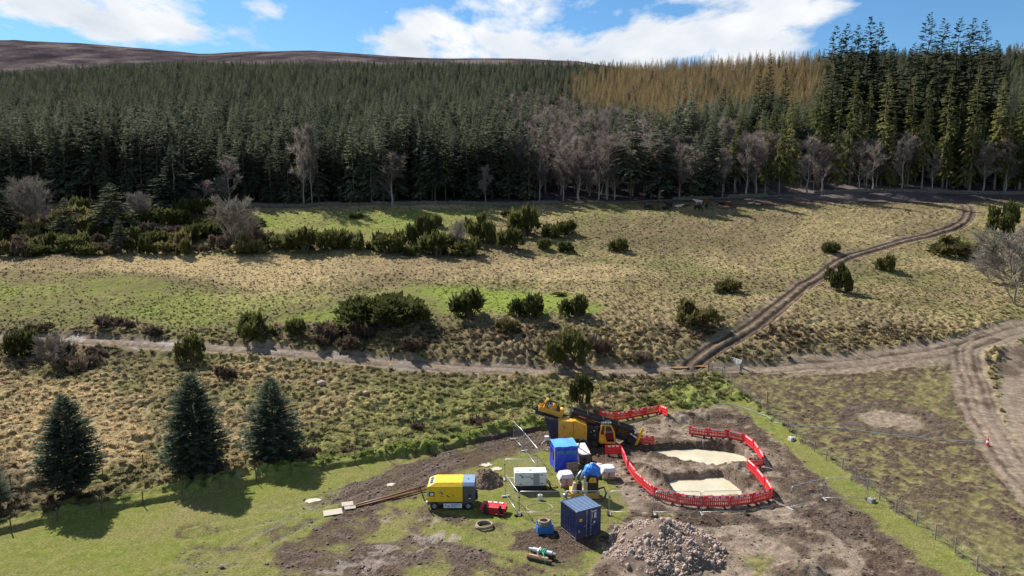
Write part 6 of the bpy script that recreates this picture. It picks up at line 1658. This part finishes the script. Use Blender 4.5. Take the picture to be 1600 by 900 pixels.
mat_board(547, 796, .9, .55, math.radians(18), 'smallest timber mat tucked under the pipe end')
def board(px, py, w, d, label, rz):
    p = GH(px, py); q = MB(); g = random.Random(px); n = 17
    V = [(w / 2 * math.cos(2 * math.pi * k / n) * g.uniform(.62, 1.2), d / 2 * math.sin(2 * math.pi * k / n) * g.uniform(.6, 1.2)) for k in range(n)]
    q.add([(x, y, .03) for x, y in V] + [(x * .94, y * .94, .06) for x, y in V], [tuple(range(n, 2 * n))] + [(i, (i + 1) % n, n + (i + 1) % n, n + i) for i in range(n)])
    o = q.build('stone_slab', 'pale_board', None, .01, loc=p); o.rotation_euler = (0, 0, rz); tag(o, label, 'slab')
board(487, 783, 1.5, .95, 'flat pale slab lying alone on the grass left of the timber mats', .25)
board(760, 727, 1.3, .95, 'flat pale slab behind the soil heap, left of two', .3)
board(776, 733, 1.2, 1.0, 'flat pale slab behind the soil heap, right of two', .15)
board(610, 757, 1.0, .7, 'small pale slab at the edge of the muddy track', .2)
# blue hose across the field
H1 = smooth_path(GP([(1120, 632), (1150, 634), (1180, 645), (1198, 652), (1222, 664), (1300, 669), (1380, 678), (1460, 687), (1545, 692)]), 5)
hz = terrain(H1[:, 0], H1[:, 1])[0]
q = MB(); q.tube([(x, y, z + .07 + .04 * math.sin(i)) for i, (x, y, z) in enumerate(zip(H1[:, 0], H1[:, 1], hz))], .035, 6); tag(q.build('water_hose', 'blue_hose', None, smooth=True), 'pale blue hose running across the trampled field to the traffic cone', 'hose')
def cone():
    p = GH(1543, 694); e = empty('traffic_cone', p, .3, 'red and white traffic cone at the end of the blue hose', 'cone')
    q = MB(); q.box(-.26, .26, -.26, .26, 0, .06); q.build('base', 'rubber', e, .02)
    for a, b, mt in ((.06, .35, 'red_plastic'), (.35, .58, 'white_reflector'), (.58, .90, 'red_plastic')):
        q = MB(); f = lambda z: .21 * (1 - z / 1.05); q.tube([(0, 0, a), (0, 0, b)], [f(a), f(b)], 14); q.build('cone_body' if mt == 'red_plastic' else 'sleeve', mt, e, smooth=False)
cone()
for px, py, s, lab in ((1237, 688, 1.0, 'white box lamp on its side beside the wire fence right of the pits'), (1362, 784, .9, 'pale concrete block at the end of the mesh fence panels')):
    p = GH(px, py); e = empty('site_lamp' if s == 1 else 'concrete_block', p, .5, lab, 'lamp' if s == 1 else 'block', None, (s, s, s))
    q = MB(); q.prism([(-.38, 0), (.38, 0), (.34, .34), (-.34, .42)], -.22, .22); q.build('housing', 'white_sheet' if s == 1 else 'concrete', e, .02)
    q = MB(); q.box(-.1, .1, -.24, -.215, .12, .26); q.build('slot', 'black_paint', e)
    q = MB(); q.tube([(-.2, 0, .38), (0, 0, .5), (.2, 0, .36)], .03, 6); q.build('handle', 'dark_steel', e)

# ------------------------------------------------------------------ rubble pile and soil heap
def rock(seed, sub=1):
    bm = bmesh.new(); bmesh.ops.create_icosphere(bm, subdivisions=sub, radius=1.0); g = random.Random(seed)
    ax = [Vector((g.uniform(-1, 1), g.uniform(-1, 1), g.uniform(-1, 1))).normalized() for _ in range(5)]
    cut = [g.uniform(.66, .92) for _ in ax]
    for v in bm.verts:
        for a, c in zip(ax, cut):
            d = v.co.dot(a)
            if d > c: v.co -= a * (d - c)
        v.co *= g.uniform(.93, 1.07)
    V = [tuple(v.co) for v in bm.verts]; F = [tuple(v.index for v in f.verts) for f in bm.faces]; bm.free(); return V, F
ROCKS = [rock(i) for i in range(8)]; CLODS = [rock(40 + i, 0) if False else rock(40 + i, 1) for i in range(1)]
def clod(seed):
    g = random.Random(seed); V = [(x * g.uniform(.7, 1.2), y * g.uniform(.7, 1.2), z * g.uniform(.6, 1.1)) for x, y, z in ((1, 0, 0), (-1, 0, 0), (0, 1, 0), (0, -1, 0), (0, 0, 1), (0, 0, -1), (.6, .6, .5), (-.6, .5, .5), (.5, -.6, .5), (-.5, -.6, .55))]
    bm = bmesh.new(); [bm.verts.new(v) for v in V]; bmesh.ops.convex_hull(bm, input=bm.verts); bm.verts.index_update(); V = [tuple(v.co) for v in bm.verts]; F = [tuple(v.index for v in f.verts) for f in bm.faces]; bm.free(); return V, F
CLODS = [clod(60 + i) for i in range(8)]
def heap(name, px, py, rx, ry, h, seed, label, cat, ang=0.0):
    c = GH(px, py); g = np.random.RandomState(seed)
    e = empty(name, c, ang, label, cat)
    n = 60; u = np.linspace(-1.15, 1.15, n); X, Y = np.meshgrid(u, u); rr = np.hypot(X, Y)
    nx, ny = X * rx, Y * ry
    prof = np.clip(1 - rr * (1 + .18 * fbm(X * 2 + seed, Y * 2, seed, 2)), -.2, 1)
    ca, sa = math.cos(ang), math.sin(ang)
    gz = terrain((c.x + nx * ca - ny * sa).ravel(), (c.y + nx * sa + ny * ca).ravel())[0].reshape(n, n) - c.z
    Zh = h * np.where(prof > 0, prof ** .85, 0) * (1 + .22 * fbm(X * 3, Y * 3, seed + 5, 3)) + .10 * fbm(nx * 3, ny * 3, seed + 9, 2) * (prof > .02)
    Z = np.where(prof > 0.0, gz + Zh, gz - .12)
    q = MB(); q.add(list(zip(nx.ravel(), ny.ravel(), Z.ravel())), [(j * n + i, j * n + i + 1, (j + 1) * n + i + 1, (j + 1) * n + i) for j in range(n - 1) for i in range(n - 1)]); q.build('soil', 'soil', e, smooth=True)
    def hz(x, y):
        i = int(np.clip((x / rx + 1.15) / 2.3 * (n - 1), 0, n - 1)); j = int(np.clip((y / ry + 1.15) / 2.3 * (n - 1), 0, n - 1)); return Z[j, i]
    return e, hz, g
e, hz, g = heap('rubble_pile', 1037, 858, 4.3, 3.7, 1.95, 31, 'big heap of pale rounded stones and earth in front of the pits', 'heap')
RM = []
for i, (V, F) in enumerate(ROCKS):
    for mt in ('stone', 'stone_grey'):
        q = MB(); q.add(V, F); RM.append(q.mesh('stone', mt, True))
def stone_spot():
    while True:
        a = g.uniform(0, 6.283); r = math.sqrt(g.uniform(0, 1)) * 1.04
        x, y = r * 4.3 * math.cos(a), r * 3.7 * math.sin(a)
        # the upper left flank is mostly bare earth
        if -2.6 < x < -.3 and -.6 < y < 1.6 and g.rand() < .72: continue
        if fbm(np.array([x * .8]), np.array([y * .8]), 88, 2)[0] < -.12 and g.rand() < .8: continue
        return x, y
for k in range(300):
    x, y = stone_spot(); s = g.uniform(.085, .17) if g.rand() < .85 else g.uniform(.17, .26)
    if y < 0 and g.rand() < .5: s *= 1.15
    o = link('stone', RM[g.randint(len(RM))], e, (x, y, hz(x, y) + s * .35)); o.rotation_euler = tuple(g.uniform(0, 6.28, 3)); o.scale = (s * g.uniform(.9, 1.4), s * g.uniform(.8, 1.1), s * g.uniform(.6, .95))
q = MB()
for k in range(3400):
    x, y = stone_spot(); s = g.uniform(.03, .10); V, F = ROCKS[g.randint(8)]
    M = Matrix.Translation((x, y, hz(x, y) + s * .3)) @ Euler(tuple(g.uniform(0, 6.28, 3))).to_matrix().to_4x4() @ Matrix.Diagonal((s * 1.2, s, s * .8, 1)); q.add([M @ Vector(v) for v in V], F)
tag(q.build('small_stones', 'stone', e, smooth=True), kind='stuff')
e, hz, g = heap('soil_heap', 757, 753, 1.75, 1.6, 1.25, 51, 'dark heap of dug soil and roots behind the yellow compressor', 'heap')
q = MB()
for k in range(260):
    a = g.uniform(0, 6.283); r = math.sqrt(g.rand()); x, y = r * 1.8 * math.cos(a), r * 1.6 * math.sin(a); s = g.uniform(.03, .11); V, F = ROCKS[g.randint(8)]
    M = Matrix.Translation((x, y, hz(x, y) + s * .3)) @ Euler(tuple(g.uniform(0, 6.28, 3))).to_matrix().to_4x4() @ Matrix.Diagonal((s * 1.3, s, s * .8, 1)); q.add([M @ Vector(v) for v in V], F)
tag(q.build('clods', 'soil', e), kind='stuff')
# loose clods and stones scattered over the worked ground
q = MB(); g = np.random.RandomState(77)
X = g.uniform(-24, 46, 42000); Y = g.uniform(42, 90, 42000); Zt, W = terrain(X, Y)
for x, y, z, mu in zip(X, Y, Zt, np.maximum(W['mud'], .6 * W['pit']) * np.maximum(W['site'], .5 * W['field'])):
    if g.rand() > mu * .55 or z < -.25: continue
    s = g.uniform(.025, .085) if g.rand() < .93 else g.uniform(.085, .16); V, F = CLODS[g.randint(8)]
    M = Matrix.Translation((x, y, z + s * .2)) @ Matrix.Rotation(g.uniform(0, 6.28), 4, 'Z') @ Matrix.Diagonal((s * 1.3, s, s * .7, 1)); q.add([M @ Vector(v) for v in V], F)
tag(q.build('loose_clods', 'soil'), 'loose dark clods scattered over the worked ground', 'soil', kind='stuff')
for px, py, s, lab in ((503, 606, .55, 'grey boulder on the rough bank below the farm track'), (572, 622, .4, 'small grey boulder in the tussocks right of the larger one'), (1043, 634, .35, 'small pale boulder at the end of the barriers behind the rig'), (1141, 728, .35, 'pale boulder on the ridge between the two pits'), (1136, 742, .3, 'smaller pale stone on the rim of the front pit'), (1120, 745, .25, 'small pale stone at the back of the front pit')):
    p = GH(px, py); o = link('boulder', RM[R.randrange(len(RM))], None, (p.x, p.y, p.z + s * .3), R.uniform(0, 6), (s * 1.2, s, s * .75)); tag(o, lab, 'boulder')

# ------------------------------------------------------------------ fences and gates
def wire_fence(name, path, spacing, label, hgt=1.1, wires=(.25, .5, .75, 1.0), mesh=False, post=.05, wood='old_wood', exact=False):
    P = np.asarray(path)[:, :2]; seg = np.hypot(*np.diff(P, axis=0).T); S = np.concatenate([[0], np.cumsum(seg)])
    s = S if exact else np.arange(0, S[-1] + .01, spacing)
    X = np.interp(s, S, P[:, 0]); Y = np.interp(s, S, P[:, 1]); Z = terrain(X, Y)[0]
    e = empty(name, (X[0], Y[0], Z[0]), 0, label, 'fence'); rg = random.Random(len(s))
    o3 = Vector((X[0], Y[0], Z[0])); tops = []
    for i, (x, y, z) in enumerate(zip(X, Y, Z)):
        q = MB(); lx, ly = rg.uniform(-.06, .06), rg.uniform(-.06, .06); h = hgt * rg.uniform(.95, 1.12)
        q.tube([(0, 0, -.3), (lx, ly, h)], [post, post * .9], 7); q.build('post', wood, e, loc=Vector((x, y, z)) - o3); tops.append((Vector((x, y, z)) - o3, Vector((lx, ly, h))))
    for w in wires:
        q = MB(); q.tube([b + t * (w / hgt) for b, t in tops], .005, 4, cap=False); q.build('wire', 'fence_wire', e)
    if mesh:
        q = MB()
        for (b0, t0), (b1, t1) in zip(tops[:-1], tops[1:]):
            for k in range(9):
                f = (k + .5) / 9; b = b0.lerp(b1, f); q.tube([b + Vector((0, 0, .05)), b + Vector((0, 0, .92))], .006, 3, cap=False)
        q.build('netting', 'fence_wire', e)
wire_fence('wire_fence', FENCE_LOW, 3.0, 'old post and wire fence along the grass edge of the site, left of the rig', wood='bark')
wire_fence('wire_fence', FENCE_UP, 3.4, 'old post and wire fence in the tussocks below the farm track', wood='bark')
wire_fence('wire_fence', FENCE_RIGHT, 2.2, 'grey post and netting fence dividing the site from the trampled field', 1.15, (.1, .35, .6, .85, 1.05), True, .05)
wire_fence('wire_fence', FENCE_CROSS, 2.4, 'short post and wire fence from the barriers to the field corner')
wire_fence('wire_fence', FENCE_ROAD, 3.0, 'pale new post and wire fence along the right hand farm track', 1.2, (.3, .6, .9, 1.1), False, .07, 'raw_wood', True)
p = GH(1198, 633); q = MB(); q.tube([(0, 0, -.3), (.03, 0, 1.7)], .11, 9); tag(q.build('gate_post', 'raw_wood', None, loc=p), 'stout brown wooden post standing by the netting fence in the field', 'post')
def gate(a, b, label, mat, h=1.15):
    p, q_ = GH(*a), GH(*b); d = q_ - p; L = math.hypot(d.x, d.y)
    e = empty('field_gate', p, math.atan2(d.y, d.x), label, 'gate')
    for k in range(6):
        m = MB(); z = .22 + (h - .22) * k / 5 * (.9 + .1 * k / 5); m.box(.06, L - .06, -.025, .025, z - .035, z + .035); m.build('bar', mat, e)
    for x in (.06, L * .5, L - .06):
        m = MB(); m.box(x - .045, x + .045, -.03, .03, .15, h + .05); m.build('upright', mat, e)
    m = MB(); M = Matrix.Rotation(-math.atan2(h - .3, L), 4, 'Y'); m.box(.1, math.hypot(L, h - .3) - .2, .03, .05, .2, .27, M=M); m.build('brace', mat, e)
    for x in (-.05, L + .08):
        m = MB(); m.cyl((x, 0, -.3), (x, 0, h + .3), .09, 9); m.build('gate_post', 'old_wood', e)
gate((1107, 579), (1157, 580), 'closed grey wooden field gate across the farm track', 'old_wood')
gate((1159, 574), (1143, 563), 'white field gate standing open behind the closed one', 'white_paint')

# puddles in the farm track
for px, py, rx, ry in ((900, 581, 3.2, .45), (1062, 573, 1.6, .5), (1100, 570, 1.8, .45), (925, 578, 1.4, .3)):
    c = GH(px, py); m = MB(); n = 16; g = random.Random(px)
    t = TRACK; k = int(np.argmin((t[:, 0] - c.x) ** 2 + (t[:, 1] - c.y) ** 2)); d = t[min(k + 1, len(t) - 1)] - t[k - 1]; a = math.atan2(d[1], d[0])
    m.add([(0, 0, 0)] + [(rx * math.cos(2 * math.pi * i / n) * g.uniform(.75, 1.1), ry * math.sin(2 * math.pi * i / n) * g.uniform(.75, 1.1), 0) for i in range(n)], [(0, i + 1, (i + 1) % n + 1) for i in range(n)])
    o = m.build('puddle_water', 'puddle_water', None, loc=(c.x, c.y, c.z + .06)); o.rotation_euler = (0, 0, a); tag(o, kind='structure')

# ------------------------------------------------------------------ cattle by the wall
mat_simple('cow_black', (0.018, 0.015, 0.013), 0.7, 0, 0.2, 0.3, 2.0)
mat_simple('cow_brown', (0.12, 0.045, 0.020), 0.7, 0, 0.2, 0.3, 2.0)
mat_simple('cow_cream', (0.52, 0.42, 0.32), 0.7, 0, 0.2, 0.2, 2.0)
def cow_mesh(lying, graze, mat):
    V = []; E = []; Rr = []
    def v(x, y, z, r): V.append((x, y, z)); Rr.append(r); return len(V) - 1
    dz = -.52 if lying else 0
    pel = v(-.62, 0, 1.05 + dz, .33); bel = v(-.1, 0, .98 + dz, .40); che = v(.45, 0, .98 + dz, .37); sh = v(.72, 0, 1.12 + dz, .29); tail = v(-.92, 0, 1.12 + dz, .12); tl = v(-1.0, 0, .6 + dz * .7, .035)
    if graze: nk = v(1.02, 0, .80 + dz, .19); hd = v(1.28, 0, .42, .15); mz = v(1.42, 0, .18, .10)
    else: nk = v(1.05, 0, 1.32 + dz, .19); hd = v(1.32, 0, 1.42 + dz, .16); mz = v(1.60, 0, 1.28 + dz, .10)
    E.extend([(pel, bel), (bel, che), (che, sh), (pel, tail), (tail, tl), (sh, nk), (nk, hd), (hd, mz)])
    for s in (-1, 1):
        er = v(hd and V[hd][0] - .05, s * .24, V[hd][2] + .08, .05); E.append((hd, er))
        if lying:
            a = v(.62, s * .24, .32, .13); b = v(.92, s * .2, .10, .07); E.extend([(che, a), (a, b)]); a = v(-.55, s * .30, .34, .17); b = v(-.15, s * .42, .09, .07); E.extend([(pel, a), (a, b)])
        else:
            a = v(.52, s * .2, .62, .13); b = v(.55, s * .2, .36, .075); c = v(.53, s * .2, .03, .065); E.extend([(che, a), (a, b), (b, c)])
            a = v(-.62, s * .22, .68, .18); b = v(-.80, s * .2, .42, .085); c = v(-.72, s * .2, .03, .065); E.extend([(pel, a), (a, b), (b, c)])
    me = bpy.data.meshes.new('cow'); me.from_pydata(V, E, []); o = bpy.data.objects.new('tmp', me); COL.objects.link(o)
    sk = o.modifiers.new('skin', 'SKIN'); me.skin_vertices[0].data.foreach_set('radius', np.repeat(np.array(Rr), 2)); me.skin_vertices[0].data[0].use_root = True
    sb = o.modifiers.new('sub', 'SUBSURF'); sb.levels = 1; sb.render_levels = 1
    dg = bpy.context.evaluated_depsgraph_get(); dg.update()
    out = bpy.data.meshes.new_from_object(o.evaluated_get(dg)); bpy.data.objects.remove(o)
    out.materials.clear(); out.materials.append(MATS[mat]); out.polygons.foreach_set('use_smooth', np.ones(len(out.polygons), bool)); return out
CM = {}
for px, py, rz, mt, ly, gr, lab in [(1012, 323, .2, 'cow_black', 0, 1, 'black cow grazing at the left end of the herd by the wall'), (1024, 321, 2.8, 'cow_brown', 0, 1, 'brown cow grazing next to the leftmost black one'), (1040, 324, .5, 'cow_black', 1, 0, 'black cow lying down in the left part of the herd'),
                                    (1045, 321, 3.4, 'cow_black', 0, 0, 'black cow standing behind the lying one'), (1060, 322, .1, 'cow_cream', 1, 0, 'cream cow lying between the two halves of the herd'), (1073, 320, .3, 'cow_brown', 1, 0, 'brown cow lying just left of the main pair'),
                                    (1090, 327, .2, 'cow_black', 0, 1, 'black cow standing nearest the camera in the herd'), (1091, 321, 2.9, 'cow_cream', 0, 0, 'cream cow standing in the middle of the herd'), (1104, 325, 1.2, 'cow_black', 0, 0, 'black cow turned away at the right of the main pair'), (1103, 320, .2, 'cow_brown', 0, 1, 'red brown cow behind the main pair'),
                                    (1128, 319, 3.0, 'cow_black', 1, 0, 'black cow lying apart to the right of the herd'), (1138, 322, .4, 'cow_brown', 0, 1, 'brown cow grazing at the right end of the herd'), (1172, 318, .2, 'cow_cream', 1, 0, 'left one of two pale calves lying far right of the herd'), (1184, 318, 2.6, 'cow_cream', 1, 0, 'right one of two pale calves lying far right of the herd')]:
    k = (mt, ly, gr)
    if k not in CM: CM[k] = cow_mesh(ly, gr, mt)
    p = GH(px, py + 3.5); o = link('cow', CM[k], None, (p.x, p.y, p.z + (.03 if not ly else -.02)), rz, (1.1, 1.1, 1.1) if py > 318.5 else (.8, .8, .7)); tag(o, lab, 'cow', 'cattle by the wall')
